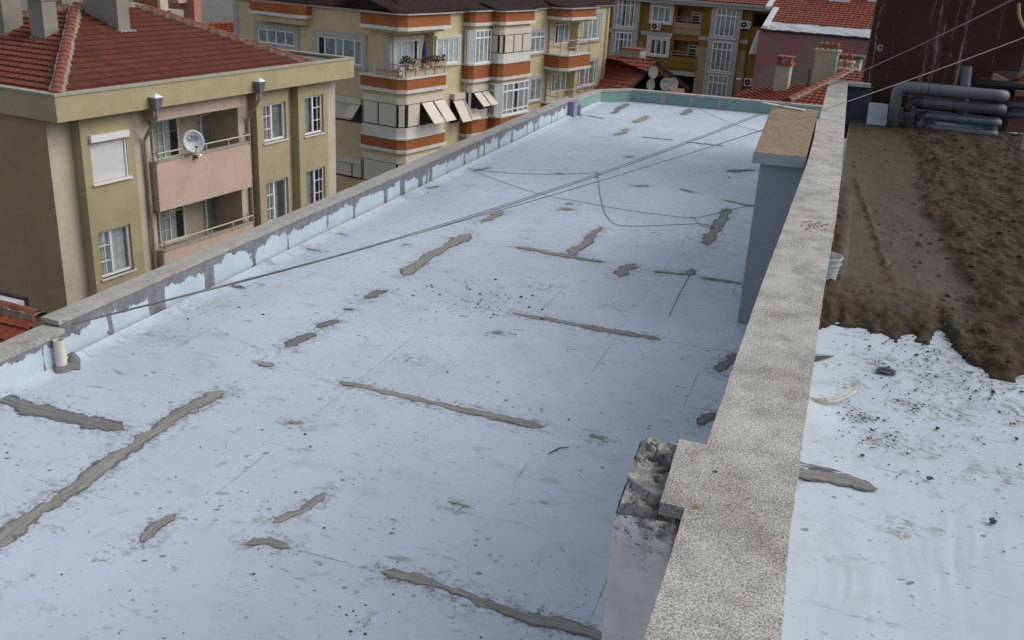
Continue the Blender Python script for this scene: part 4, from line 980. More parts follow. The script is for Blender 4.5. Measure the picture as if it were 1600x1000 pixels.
# ------------------------------------------------------------------ building A: olive and cream block, red hipped roof
FA = frame_at(6.76, 105, 475, 29)
oA = FA.P(6.5, -5, ZG)
BA = thing('apartment_building', 'olive and cream apartment block with red hipped tile roof and salmon balconies', 'building', oA)
LA, DA = 13.07, 10.8
WO = .35                                  # olive bays stand out from the cream wall
rA = lambda *p, w=WO: FA.rect(*p, w)
hs = [rA(139, 214, 202, 275), rA(153, 364, 210, 420)]
h2 = [rA(411, 164, 448, 216), rA(416, 286, 452, 340)]
h3 = [rA(475, 152, 506, 206), rA(478, 268, 509, 318)]
bays = [(FA.px(138, 330, WO)[0], FA.px(207, 300, 0.0)[0] - .1, hs), (FA.px(404, 250, WO)[0], FA.px(452, 220, WO)[0], h2), (FA.px(468, 240, WO)[0], FA.px(513, 230, WO)[0], h3)]
TOPA = -1.05
mb = MB()
rc0, rc1 = FA.px(241, 300, 0)[0], FA.px(374, 230, 0)[0]            # loggia recess
RD = 1.3
holed(mb, FA, 0, LA, ZG, TOPA, 0, [(rc0, rc1, ZG + 1, TOPA - .02)], RD)
L_A = Frame(FA.az - 90, (FA.O.x, FA.O.y))
mb.quad(FA.P(0, 0, ZG), FA.P(0, -DA, ZG), FA.P(0, -DA, TOPA), FA.P(0, 0, TOPA)); mb.quad(FA.P(LA, 0, ZG), FA.P(LA, -DA, ZG), FA.P(LA, -DA, TOPA), FA.P(LA, 0, TOPA))
mb.quad(FA.P(0, -DA, ZG), FA.P(LA, -DA, ZG), FA.P(LA, -DA, TOPA), FA.P(0, -DA, TOPA))
mb.build('wall', M['cream'], BA)
MB().quad(FA.P(rc0, -RD + .005, ZG), FA.P(rc1, -RD + .005, ZG), FA.P(rc1, -RD + .005, TOPA), FA.P(rc0, -RD + .005, TOPA)).build('loggia_wall', M['cream'], BA)
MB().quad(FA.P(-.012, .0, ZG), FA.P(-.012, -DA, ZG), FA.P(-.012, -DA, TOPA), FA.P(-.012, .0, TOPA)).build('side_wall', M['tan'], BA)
for a0, a1, hh in bays:
    mb = MB(); zt = TOPA - .02; holed(mb, FA, a0, a1, ZG, zt, WO, hh, .32)
    for a in (a0, a1): mb.quad(FA.P(a, 0.004, ZG), FA.P(a, WO, ZG), FA.P(a, WO, zt), FA.P(a, 0.004, zt))
    mb.build('bay', M['olive'], BA)
h = hs[0]; sh = MB().fbox(FA, h[0], h[1], WO - .10, WO - .07, h[2], h[3] - .1).build('shutter', M['shutter'], BA)
MB().fbox(FA, h[0] - .02, h[1] + .06, WO - .12, WO + .10, h[3] - .16, h[3] + .03).build('shutter_box', M['white'], sh)
MB().fbox(FA, h[0] - .05, h[1] + .07, WO, WO + .07, h[2] - .06, h[2]).build('sill', M['white'], sh)
MB().fbox(FA, h[1] - .05, h[1], WO - .07, WO - .02, h[2], h[3] - .16).build('guide_rail', M['white'], sh)
def winA(h, cols, grid, **k): win(BA, FA, *h, WO - .15, cols, bar=.075, proud=.06, back=-.07, sill=.2, grid=grid, **k)
winA(hs[1], (.42, .58), [(0, 2, 3)]); winA(h2[0], (.42, .58), [(0, 2, 3)], curt='curtain2'); winA(h2[1], (.42, .58), [(0, 2, 3)], opened=(1,), curt='curtain2')
winA(h3[0], (.52, .48), [(1, 2, 3)], curt='curtain2', nocurt=(1,)); winA(h3[1], (.52, .48), [(1, 2, 3)], curt='curtain2', nocurt=(1,))
# loggias
bz = [FA.px(300, 322, .8)[1], 0]
BW = .34
b0, b1 = FA.px(248, 300, BW)[0], FA.px(392, 260, BW)[0]
zb1 = FA.px(320, 238, BW)[1]; zb0 = FA.px(320, 312, BW)[1]      # first balcony front
st = 2.83
for k, (lab) in enumerate(('', '')):
    dz = -st * k
    mb = MB(); mb.fbox(FA, b0, b1, BW - .10, BW, zb0 + dz, zb1 + dz); mb.fbox(FA, b0, b0 + .1, .0, BW - .1, zb0 + dz, zb1 + dz); mb.fbox(FA, b1 - .1, b1, .0, BW - .1, zb0 + dz, zb1 + dz); mb.fbox(FA, b0 + .1, b1 - .1, -RD + .01, BW - .1, zb0 + dz + .02, zb0 + dz + .18)
    bo = mb.build('balcony', M['salmon'], BA)
    mb = MB(); mb.fbox(FA, b0 - .03, b1 + .03, BW - .13, BW + .03, zb1 + dz, zb1 + dz + .04); mb.build('ledge', M['stone'], bo)
    railing(bo, [FA.P(b0 + .05, .1, 0), FA.P(b0 + .05, BW + .02, 0), FA.P(b1 - .02, BW + .02, 0), FA.P(b1 - .02, .1, 0)], zb1 + dz + .02, .25, (1,), 1.1, .022)
    fz = zb0 + dz + .18                 # floor
    W_ = -RD + .02
    a_, b_ = FA.px(245, 215, W_)[0], FA.px(278, 215, W_)[0]
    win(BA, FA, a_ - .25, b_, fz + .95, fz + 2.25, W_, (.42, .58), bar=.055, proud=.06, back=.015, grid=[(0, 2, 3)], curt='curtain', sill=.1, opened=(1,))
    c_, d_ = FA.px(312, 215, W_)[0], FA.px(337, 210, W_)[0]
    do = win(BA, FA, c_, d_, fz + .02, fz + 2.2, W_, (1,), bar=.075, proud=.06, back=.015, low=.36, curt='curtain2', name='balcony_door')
    MB().fbox(FA, c_ + .08, d_ - .08, W_ + .02, W_ + .05, fz + .09, fz + .78).build('door_panel', M['white'], do)
s0 = FA.px(238, 190, BW)[0]
hb0, hb1 = FA.px(390, 165, .5)[1], 0
mb = MB().fbox(FA, b0 - .02, FA.px(385, 165, .4)[0], .0, .40, FA.px(241, 190, .40)[1], TOPA - .01); mb.build('balcony_head', M['salmon'], BA)
# fascia and stone coping around the roof
FZ0, FZ1 = -1.08, -.40; o1 = .75
fa0, fa1 = -.22, 13.28
mb = MB(); mb.fprism(FA, [(fa0, o1), (fa1, o1), (fa1, -DA - .5), (fa0, -DA - .5)], FZ0, FZ1 - .10)
for a0, a1, w0, w1 in ((fa0, fa1, o1 - .14, o1), (fa0, fa0 + .14, -DA - .5, o1 - .14), (fa1 - .14, fa1, -DA - .5, o1 - .14)): mb.fbox(FA, a0, a1, w0, w1, FZ1 - .099, FZ1)
mb.build('fascia', M['olive'], BA)
mb = MB()
for a0, a1, w0, w1 in ((fa0 - .03, fa1 + .03, o1 - .2, o1 + .03), (fa0 - .03, fa0 + .2, -DA - .5, o1 - .2), (fa1 - .2, fa1 + .03, -DA - .5, o1 - .2)): mb.fbox(FA, a0, a1, w0, w1, FZ1, FZ1 + .06)
mb.build('coping', M['stone'], BA)
MB().fbox(FA, 10.5, 13.1, -DA, o1 - .2, FZ1 - .095, FZ1 - .06).build('gutter', M['deck'], BA)
eL, eR, wF, wB, ez = -.02, 10.95, .55, -DA - .3, -.47
r0, r1, rw, rz = 5.67, 8.18, -5.0, 1.25
RA = MB()
tiles(RA, FA.P(eL, wF, ez), FA.P(r0, rw, rz), FA.P(eR, wF, ez), FA.P(r1, rw, rz), .45, .2, .05, 1)
tiles(RA, FA.P(eL, wB, ez), FA.P(r0, rw, rz), FA.P(eL, wF, ez), FA.P(r0, rw, rz), .45, .2, .05, 2)
tiles(RA, FA.P(eR, wF, ez), FA.P(r1, rw, rz), FA.P(eR, wB, ez), FA.P(r1, rw, rz), .45, .3, .05, 3)
tiles(RA, FA.P(eR, wB, ez), FA.P(r1, rw, rz), FA.P(eL, wB, ez), FA.P(r0, rw, rz), .45, .3, .05, 4)
rf = RA.build('roof', M['tile_a'], BA, recalc=False)
u1 = V((0, 0, .05))
ridge(rf, (FA.P(eL, wF, ez) + u1, FA.P(r0, rw, rz) + u1), .15); ridge(rf, (FA.P(eR, wF, ez) + u1, FA.P(r1, rw, rz) + u1), .13); ridge(rf, (FA.P(r0, rw, rz) + u1, FA.P(r1, rw, rz) + u1), .13); ridge(rf, (FA.P(eL, wB, ez) + u1, FA.P(r0, rw, rz) + u1), .13)
# chimneys of A (foot found on the slopes)
def on_slope(x, y, P0, P1, P2):
    n = (V(P1) - V(P0)).cross(V(P2) - V(P0)); d = ray(x, y); t = (V(P0) - CAM).dot(n) / d.dot(n); return CAM + d * t
def loc_f(fr, p): q = p - fr.O; return q.dot(fr.ex), q.dot(fr.n), p.z
sF = (FA.P(eL, wF, ez), FA.P(eR, wF, ez), FA.P(r0, rw, rz)); sL = (FA.P(eL, wF, ez), FA.P(eL, wB, ez), FA.P(r0, rw, rz))
def chimA(px_, py_, sl, sx, sy, h, n, pot):
    a, w, z = loc_f(FA, on_slope(px_, py_, *sl)); o = chimney(rf, (a + sx / 2, w - sy / 2), sx, sy, z - .3, z + h, FA)
    MB().fbox(FA, a - .08, a + sx + .08, w - sy, w + .18, z - .02, z + .035).build('flashing', M['graypaint'], o)
    for k in range(n):
        p = FA.P(a + .1 + (sx - .2) * (k / max(1, n - 1)) if sx > sy else a + sx / 2, w - .1 - (sy - .2) * (k / max(1, n - 1)) if sy >= sx else w - sy / 2, z + h)
        MB().lathe(p, [(.05, .05), (.05, .75), (.04, .75), (.04, .3)], 14).build('flue_pipe', M['white'], o)
chimA(71, 61, sL, .52, .62, 1.12, 2, 0); chimA(186, 49, sF, .48, 1.5, 1.05, 3, 0); chimA(8, 54, sL, .7, 1.15, 1.30, 3, 0)
a, w, z = loc_f(FA, FA.P(r0 + .3, rw - .9, rz)); chimney(rf, (a, w), .7, .7, z - .6, z + 1.3, FA)
# hoppers and downpipes
for px_, py_, jx in ((243, 152, 0), (405, 127, 0)):
    a, z = FA.px(px_, py_, o1 + .15); hw = .155
    c = [(a - hw, o1 + .005), (a + hw, o1 + .005), (a + hw, o1 + .30), (a - hw, o1 + .30)]; cm = (a, o1 + .15)
    mb = MB(); mb.hexa([FA.P(cm[0] + (x - cm[0]) * .55, cm[1] + (y - cm[1]) * .55, z - .38) for x, y in c] + [FA.P(x, y, z) for x, y in c])
    top = FA.P(a, o1 + .15, z - .36); af = FA.px(*((229, 240) if px_ < 300 else (390, 220)), .12)[0]
    path = bend([top, FA.P(a, o1 + .15, z - .55), FA.P(af, .10, z - 1.35), FA.P(af, .10, ZG)], 0, .12, 5)
    dp = MB().tube(path, .055, 10).build('downpipe', M['drain'], BA, smooth=True)
    mb.build('hopper', M['zinc'], dp); mb = MB(); mb.hexa([FA.P(x, y, z + .001) for x, y in c] + [FA.P(cm[0] + (x - cm[0]) * .3, cm[1] + (y - cm[1]) * .3, z + .1) for x, y in c]); mb.build('hopper_lid', M['galv'], dp)
    mb = MB()
    for zz in (-2.6, -4.1, -5.6): mb.tube([FA.P(af, .10, zz), FA.P(af, .10, zz + .05)], .07, 10)
    mb.build('pipe_clip', M['drain'], dp)
# the dish on the upper balcony rail with its blue lettering, and a cloth on the rail
pd = FA.px(302, 222, BW + .12); dl_ = FA.P(pd[0], BW + .10, pd[1])
t, lc, d, sd, up = dish('large pale grey satellite dish with blue lettering on the salmon balcony rail', dl_, (FA.n * 1.0 - FA.ex * .55 + V((0, 0, .35))), .34, 'dish', None, .55)
def letters(t, txt, size, c, sdv, upv, nv, mt):
    cu = bpy.data.curves.new('lettering', 'FONT'); cu.body = txt; cu.size = size; cu.align_x = 'CENTER'; cu.extrude = .002
    o = bpy.data.objects.new('tmp', cu); COL.objects.link(o)
    bpy.context.view_layer.update(); dg = bpy.context.evaluated_depsgraph_get(); me = bpy.data.meshes.new_from_object(o.evaluated_get(dg)); bpy.data.objects.remove(o)
    mb = MB(); mb.add([c + sdv * v.co.x + upv * v.co.y + nv * v.co.z for v in me.vertices], [tuple(p.vertices) for p in me.polygons]); return mb.build('lettering', M[mt], t)
sv = V((0, 0, 1)).cross(d).normalized(); uv_ = d.cross(sv)
letters(t, 'CNS', .20, lc + uv_ * .07 + d * .05, sv, uv_, d, 'ink'); letters(t, 'SATELLITE SYSTEMS', .04, lc + uv_ * .025 + d * .045, sv, uv_, d, 'ink')
pc = FA.px(309, 243, BW + .06); mb = MB()
mb.blob(FA.P(pc[0], BW + .05, pc[1]), .085, (1.7, 1.1, .9), 2, .5, 4); o = mb.build('rolled_cloth', M['white'], loc=FA.P(pc[0], BW + .05, pc[1])); tag(o, 'crumpled red and white cloth tied to the balcony rail under the dish', 'cloth')
MB().blob(FA.P(pc[0] - .10, BW + .09, pc[1] - .02), .06, (1.2, 1, .9), 2, .5, 9).build('red_stripe', M['redink'], o)
# ------------------------------------------------------------------ low red roof at the left edge, in front of A
p0 = pz(0, 476, -2.6)
HB = thing('house', 'low house with bright red tile roof beyond the left parapet', 'house', pz(-60, 520, ZG))
e0, e1 = pz(-120, 452, -2.75), pz(66, 497, -2.75); g = V((1, -.25, 0)).normalized()
down = V((e1.y - e0.y, -(e1.x - e0.x), 0)).normalized()
if down.x < 0 and down.y > 0: down = -down
low0, low1 = e0 + down * 4 - V((0, 0, 1.5)), e1 + down * 4 - V((0, 0, 1.5))
mb = MB(); tiles(mb, low0, e0, low1, e1, .33, .2, .05, 6); hr = mb.build('roof', M['tile_b'], HB, recalc=False)
ridge(hr, (e0 + V((0, 0, .03)), e1 + V((0, 0, .03))), .11)
along = (e0 - e1).normalized(); e1 = e1 + along * .75
def strip_(k0, k1, zt, nm, mt):
    a_, b_ = -down * k0, -down * k1; lo_ = V((0, 0, -1)); hi_ = V((0, 0, zt))
    MB().hexa([e0 + a_ + lo_, e1 + a_ + lo_, e1 + b_ + lo_, e0 + b_ + lo_, e0 + a_ + hi_, e1 + a_ + hi_, e1 + b_ + hi_, e0 + b_ + hi_]).build(nm, M[mt], HB)
strip_(.12, .30, .10, 'gutter', 'tarp'); strip_(.31, .40, .14, 'gutter_edge', 'black'); k2 = -down * .4
mb = MB(); c4 = [low0 - V((0, 0, .3)), low1 - V((0, 0, .3)), e1 + k2 - V((0, 0, .3)), e0 + k2 - V((0, 0, .3))]; mb.hexa([V((p.x, p.y, ZG)) for p in c4] + [V((p.x, p.y, -4.6)) for p in c4]); mb.build('wall', M['stone'], HB)
# ------------------------------------------------------------------ building B: cream block with orange bands
FB = frame_at(12.18, 712, 80, 54)
aL = FB.px(609, 100, -.6)[0]; aR = FB.px(949, 70, 0)[0]
BBo = FB.P((aL + aR) / 2, -6, ZG)
BB = thing('apartment_building', 'cream apartment block with terracotta orange bands and dark brown roof', 'building', BBo)
FBL = Frame(12.18 + 90, tuple(FB.P(aL, 0, 0))[:2])      # left end wall: a runs towards the front corner (+n), w towards the camera (-ex)
FBL.ex = FB.n.copy(); FBL.n = -FB.ex
zE = FB.px(720, 18, 0)[1]                                # eaves
zTop = zE - .05
DB = 11.5
W0 = -.6
mb = MB()
# walls: front plane w=0 with the corner cut back to w=-0.6
cA = FB.px(677, 80, 0)[0]
mb.quad(FB.P(cA, 0, ZG), FB.P(aR, 0, ZG), FB.P(aR, 0, zTop), FB.P(cA, 0, zTop))
mb.quad(FB.P(cA, W0, ZG), FB.P(cA, 0, ZG), FB.P(cA, 0, zTop), FB.P(cA, W0, zTop)); mb.quad(FB.P(aL, W0, ZG), FB.P(cA, W0, ZG), FB.P(cA, W0, zTop), FB.P(aL, W0, zTop))
mb.quad(FB.P(aL, W0, ZG), FB.P(aL, -DB, ZG), FB.P(aL, -DB, zTop), FB.P(aL, W0, zTop)); mb.quad(FB.P(aR, 0, ZG), FB.P(aR, -DB, ZG), FB.P(aR, -DB, zTop), FB.P(aR, 0, zTop)); mb.quad(FB.P(aL, -DB, ZG), FB.P(aR, -DB, ZG), FB.P(aR, -DB, zTop), FB.P(aL, -DB, zTop))
mb.build('wall', M['yellow'], BB)
def wB(px0, px1, cols, w=0, **k):
    a0, z1 = FB.px(*px0, w); a1, z0 = FB.px(*px1, w)
    return win(BB, FB, a0, a1, z0, z1, w, cols, bar=.075, proud=.06, **k)
def wL(px0, px1, cols, w=0, **k):
    a0, z1 = FBL.px(*px0, w); a1, z0 = FBL.px(*px1, w)
    return win(BB, FBL, a0, a1, z0, z1, w, cols, bar=.075, proud=.06, **k)
# left end wall windows
wL((404, 43), (462, 73), (1, 1, 1, 1), sur=.28, curt='curtain2', surmat='greytrim')
wL((497, 55), (567, 103), (.8, 1.2, .8, 1.2, .8), sur=.28, curt='curtain2', surmat='greytrim', nocurt=(0,))
# white quoin strip at the recessed corner
mb = MB(); mb.fbox(FBL, W0 - .38, W0 + .012, -.012, .02, ZG + 3, zE - .6); mb.fbox(FB, aL - .02, aL + .30, W0 - .01, W0 + .015, ZG + 3, zE - .6); mb.build('corner_quoin', M['greytrim'], BB)
mb = MB(); mb.fbox(FBL, -DB, -DB + .01, -.0, .0, 0, 1); 
a_ = FBL.px(369, 60, 0)[0]; MB().fbox(FBL, a_ - .1, a_ + .25, 0, .04, ZG, zTop - .3).build('corner_quoin', M['greytrim'], BB)
# orange top band box on the left end wall
a0, z0 = FBL.px(392, 18, .6); a1, z1 = FBL.px(474, 7, .6)
mb = MB(); mb.fprism(FBL, [(a0, 0), (a1 + .0, 0), (a1, .5), (a1 - .3, .7), (a0, .7)], FBL.px(474, 24, .5)[1], zE - .02); ob = mb.build('orange_band', M['orange'], BB)
zz = FBL.px(474, 24, .5)[1]
MB().fprism(FBL, [(a0 - .02, 0), (a1 + .05, 0), (a1 + .05, .53), (a1 - .28, .76), (a0 - .02, .76)], zz - .16, zz - .002).build('white_moulding', M['trim'], ob)
MB().fprism(FBL, [(a0 + .2, 0), (a1 - .15, 0), (a1 - .15, .35), (a1 - .4, .5), (a0 + .2, .5)], zz - .5, zz - .162).build('soffit', M['yellow'], ob)
# shutters on the left end wall
for i, (y0_, y1_, yb) in enumerate((((155), (188), 149), ((246), (276), 238))):
    l, r = 524, 567
    q0 = FBL.px(l - 26, y0_ - 3, 0); q1 = FBL.px(r, y1_ + 2, 0)
    o = MB().fbox(FBL, q0[0], q1[0], 0, .05, q1[1] - .1, q0[1] + .25).build('shutter_window', M['blindframe'], BB)
    m_ = q0[0] + (q1[0] - q0[0]) * .78
    MB().fbox(FBL, q0[0] + .05, m_ - .05, .052, .09, q1[1] + .0, q0[1]).build('shutter', M['blind'], o)
    MB().fbox(FBL, q0[0], q1[0] + .03, .05, .22, q0[1] + .0, q0[1] + .3).build('shutter_box', M['blind'], o)
    if i == 0:
        zt, zb = q0[1], q1[1]; mb = MB(); mb.hexa([FBL.P(m_, .75, zb + .25), FBL.P(q1[0] - .06, .75, zb + .25), FBL.P(q1[0] - .06, .79, zb + .27), FBL.P(m_, .79, zb + .27), FBL.P(m_, .09, zt), FBL.P(q1[0] - .06, .09, zt), FBL.P(q1[0] - .06, .12, zt), FBL.P(m_, .12, zt)]); mb.build('tilted_shutter', M['blind'], o)
    else: MB().fbox(FBL, m_ + .05, q1[0] - .05, .052, .09, q1[1], q0[1]).build('shutter', M['blind'], o)
ST = 3.0
def bay_plan(aS, aE, wf, c, back=0.): return [(aS, back), (aE, back), (aE, wf), (aS + c, wf), (aS, wf - c)]
def grow(pl, d, aS, aE, back): return [(a + (d if a > (aS + aE) / 2 else -d), w + (d if w > back + .05 else 0)) for a, w in pl]
def band(aS, aE, wf, c, ztop, zbot, back=0., parent=None, white=True, name='orange_band'):
    pl = bay_plan(aS, aE, wf, c, back)
    o = MB().fprism(FB, pl, zbot, ztop).build(name, M['orange'], parent or BB)
    MB().fprism(FB, grow(pl, .06, aS, aE, back), zbot - .17, zbot - .002).build('white_moulding', M['trim'], o)
    MB().fprism(FB, grow(pl, .05, aS, aE, back), ztop + .002, ztop + .09).build('ledge', M['trim'], o)
    return o, pl
def eave(aS, aE, wf, c, back=0.):
    pl = bay_plan(aS, aE, wf, c, back); pl = grow(pl, .14, aS, aE, back)
    o = MB().fprism(FB, pl, zE + .02, zE + .09).build('eave_edge', M['greytrim'], roofB)
    n = len(pl); vs = [FB.P(a, w, zE + .092) for a, w in pl]; ins = [(a, -1.6) if w > back + .05 else (a, w - 1.6) for a, w in pl]
    vs += [FB.P(a, w, zE + .092 + (.62 if True else 0)) for a, w in ins]
    MB().add(vs, [(i, (i + 1) % n, n + (i + 1) % n, n + i) for i in range(n)]).build('bay_roof', M['brownroof'], roofB)
def soffit(aS, aE, wf, c, zt, back=0.):
    MB().fprism(FB, bay_plan(aS + .25, aE - .25, wf - .25, c * .8, back), zt - .32, zt - .172).build('soffit', M['yellow'], BB)
# roof
mb = MB(); ov = .35
hipA, hipB = aL + 5.5, aR - 5.5; zr = zE + 3.2
P = lambda a, w, z: FB.P(a, w, z)
mb.quad(P(aL - ov, ov - .0, zE + .1), P(aR + ov, ov, zE + .1), P(hipB, -DB / 2, zr), P(hipA, -DB / 2, zr)); mb.add([P(aL - ov, ov, zE + .1), P(hipA, -DB / 2, zr), P(aL - ov, -DB - ov, zE + .1)], [(0, 1, 2)])
mb.add([P(aR + ov, ov, zE + .1), P(hipB, -DB / 2, zr), P(aR + ov, -DB - ov, zE + .1)], [(0, 1, 2)]); mb.quad(P(aL - ov, -DB - ov, zE + .1), P(aR + ov, -DB - ov, zE + .1), P(hipB, -DB / 2, zr), P(hipA, -DB / 2, zr))
roofB = mb.build('roof', M['brownroof'], BB, recalc=False)
mb = MB(); mb.fbox(FB, aL - .2, aR + .22, -.1, .22, zE - .05, zE + .05); mb.fbox(FB, aL - .22, aL + .1, -DB, -.1, zE - .05, zE + .05); mb.fbox(FB, aR - .1, aR + .24, -DB, -.1, zE - .05, zE + .05); mb.build('eave_edge', M['greytrim'], roofB)
# bay 1 (wraps the corner): balcony on top, shuttered rooms below
WF1, C1 = .8, .35
a1S = FB.px(636, 145, WF1)[0] - C1; a1E = FB.px(697, 128, WF1)[0]; bk1 = WF1 - C1 - 2.35
def Z(x, y, w): return FB.px(x, y, w)[1]
tb0 = Z(636, 43.5, WF1); a1T = FB.px(704, 38, WF1)[0]
band(a1S - .0, a1T, WF1, C1, zE + .0, tb0, bk1); soffit(a1S, a1T, WF1, C1, tb0, bk1)
eave(a1S, a1T, WF1, C1, bk1)
def levels(k): return Z(636, 125, WF1) - ST * k, Z(636, 141.5, WF1) - ST * k
z1t, z1b = levels(0); bo, pl1 = band(a1S, a1E, WF1, C1, z1t, z1b, bk1)
MB().fprism(FB, bay_plan(a1S + .1, a1E - .1, WF1 - .1, C1, bk1), z1b + .05, z1t + .012).build('balcony_floor', M['greytrim'], bo)
rp = [FB.P(a1S + .08, bk1 + .05, 0), FB.P(a1S + .08, WF1 - C1, 0), FB.P(a1S + C1, WF1 - .08, 0), FB.P(a1E - .08, WF1 - .08, 0), FB.P(a1E - .08, .05, 0)]
railing(bo, rp, z1t + .09, .62, (.5, 1), .75, .026, 'chrome')
MB().fbox(FB, a1S + .12, a1E - .12, WF1 - .14, WF1 - .11, z1t + .10, z1t + .58).build('wicker_screen', M['basket'], bo)
MB().fbox(FB, a1S + .12, a1S + .15, bk1 + .9, WF1 - C1, z1t + .10, z1t + .5).build('wicker_screen', M['basket'], bo)
d0, d1 = FB.px(617, 60, W0)[0], FB.px(657, 60, W0)[0]
win(BB, FB, d0, d1, z1t + .05, Z(640, 62, W0), W0, (1, 1, 1.1, .7, .6), bar=.075, proud=.06, sur=.2, curt='curtain', nocurt=(3,), surmat='trim', name='balcony_door')
zw = Z(690, 62, 0); wB((682, 61), (715, 97), (1, .9, .8, 1), sur=.16, curt='curtain')
# planted boxes and a folded blue parasol on the corner balcony
def planter(a, w, label, mat, ln=.8, seed=1):
    t = thing('flower_box', label, 'flower box', FB.P(a, w, z1t + .60), 'flower boxes on the corner balcony rail'); mb = MB().fbox(FB, a - ln / 2, a + ln / 2, w - .09, w + .09, z1t + .52, z1t + .72); mb.build('box', M['basket'], t)
    rg = random.Random(seed)
    for nm, mt, n_ in (('leaves', 'leaf', 60), ('flowers', mat, 45)):
        mb = MB()
        for _ in range(n_):
            c = FB.P(a + rg.uniform(-ln / 2, ln / 2), w + rg.gauss(0, .10), z1t + .74 + rg.uniform(-.12, .28)); s_ = rg.uniform(.03, .06)
            v = V((rg.gauss(0, 1), rg.gauss(0, 1), rg.gauss(0, 1))).normalized(); u = v.orthogonal().normalized() * s_; q = v.cross(u)
            mb.quad(c - u - q, c + u - q, c + u + q, c - u + q)
        mb.build(nm, M[mt], t)
planter(a1E - .75, WF1 - .02, 'flower box of red flowers at the right end of the corner balcony rail', 'flower', 1.3, 3)
planter(FB.px(665, 106, WF1)[0], WF1 - .02, 'flower box of red flowers hanging beside the folded blue parasol', 'flower', .5, 4)
planter(FB.px(645, 108, WF1)[0], WF1 - .02, 'flower box with pale dry flowers near the balcony corner', 'basket', .8, 5)
planter(FB.px(627, 100, .1)[0] + .3, .15, 'dark green potted plant with yellow bloom near the balcony door', 'leaf', .5, 6)
p = FB.P(FB.px(663, 100, .1)[0], .1, z1t); UM = thing('parasol', 'folded dark blue parasol on the corner balcony', 'parasol', p)
MB().tube([p, p + V((0, 0, 1.75))], .02, 6).build('pole', M['white'], UM); MB().lathe(p, [(.05, .55), (.17, .62), (.12, 1.2), (.03, 1.72)], 10).build('canopy', M['bluecloth'], UM)
# shuttered rooms of bay 1, two storeys
for k in (0, 1):
    zt = levels(k)[1] - .17; tb = levels(k + 1)[0] + .09
    core = MB().fprism(FB, bay_plan(a1S + .12, a1E - .12, WF1 - .12, C1, bk1), tb, zt).build('bay', M['yellow'], BB)
    aS, aE, wf = a1S + .06, a1E - .06, WF1 - .06
    mb = MB().fprism(FB, bay_plan(aS, aE, wf, C1, bk1 + .05), zt - .55, zt - .22); mb.build('shutter_box', M['blind'], core)
    mb = MB().fprism(FB, bay_plan(aS + .03, aE - .03, wf - .03, C1, bk1 + .05), tb + .50, zt - .552); so = mb.build('black_frame', M['blindframe'], core)
    mb = MB().fprism(FB, bay_plan(aS, aE, wf, C1, bk1 + .05), tb + .002, tb + .498); mb.build('white_panel', M['trim'], core)
    z0_, z1_ = tb + .56, zt - .58
    # side panels (on the face towards the camera)
    sidew = [(bk1 + .15, bk1 + 1.05), (bk1 + 1.15, WF1 - C1 - .12)] if k == 0 else [(bk1 + .15, WF1 - C1 - .12)]
    for w0_, w1_ in sidew: MB().fbox(FB, aS - .0, aS + .05, w0_, w1_, z0_, z1_).build('shutter', M['blind'], core)
    c0, c1 = FB.P(aS + .07, wf - C1 + .07, 0), FB.P(aS + C1 - .07, wf - .07, 0); nn = (FB.n - FB.ex).normalized() * .03
    MB().hexa([V((q.x, q.y, z0_)) for q in (c0, c1, c1 + nn, c0 + nn)] + [V((q.x, q.y, z1_)) for q in (c0, c1, c1 + nn, c0 + nn)]).build('shutter', M['blind'], core)
    fs = aS + C1 + .04; L = (aE - fs)
    cuts = [0, .34, .67, 1.0] if k == 0 else [0, .25, .5, .75, 1]
    for i in range(len(cuts) - 1):
        l, r = fs + L * cuts[i] + .08, fs + L * cuts[i + 1] - .06
        if k == 0 and i > 0:
            o_ = .85; zb = z0_ + .12; MB().hexa([FB.P(l, wf + o_, zb), FB.P(r, wf + o_, zb), FB.P(r, wf + o_ + .04, zb + .02), FB.P(l, wf + o_ + .04, zb + .02), FB.P(l, wf + .02, z1_), FB.P(r, wf + .02, z1_), FB.P(r, wf + .06, z1_), FB.P(l, wf + .06, z1_)]).build('tilted_shutter', M['blind'], core)
        else: MB().fbox(FB, l, r, wf - .02, wf + .03, z0_, z1_).build('shutter', M['blind'], core)
    if k == 0: band(a1S, a1E, WF1, C1, *levels(1), bk1)
# awning shutters between bay 1 and bay 2
q0 = FB.px(695, 148, 0); q1 = FB.px(720, 145, 0)
o = MB().fbox(FB, q0[0] + .5, q1[0], 0, .3, q0[1] - .3, q0[1] + .02).build('shutter_box', M['blind'], BB)
for i in (0, 1):
    l = q0[0] + .55 + i * .95; r = l + .88; zt = q0[1] - .3
    MB().hexa([FB.P(l, .85, zt - 1.15), FB.P(r, .85, zt - 1.15), FB.P(r, .89, zt - 1.13), FB.P(l, .89, zt - 1.13), FB.P(l, .12, zt), FB.P(r, .12, zt), FB.P(r, .16, zt), FB.P(l, .16, zt)]).build('tilted_shutter', M['blind'], o)
MB().fbox(FB, q0[0] + .5, q1[0] - .1, .005, .02, q0[1] - 1.6, q0[1] - .31).build('window_opening', M['dark'], o)
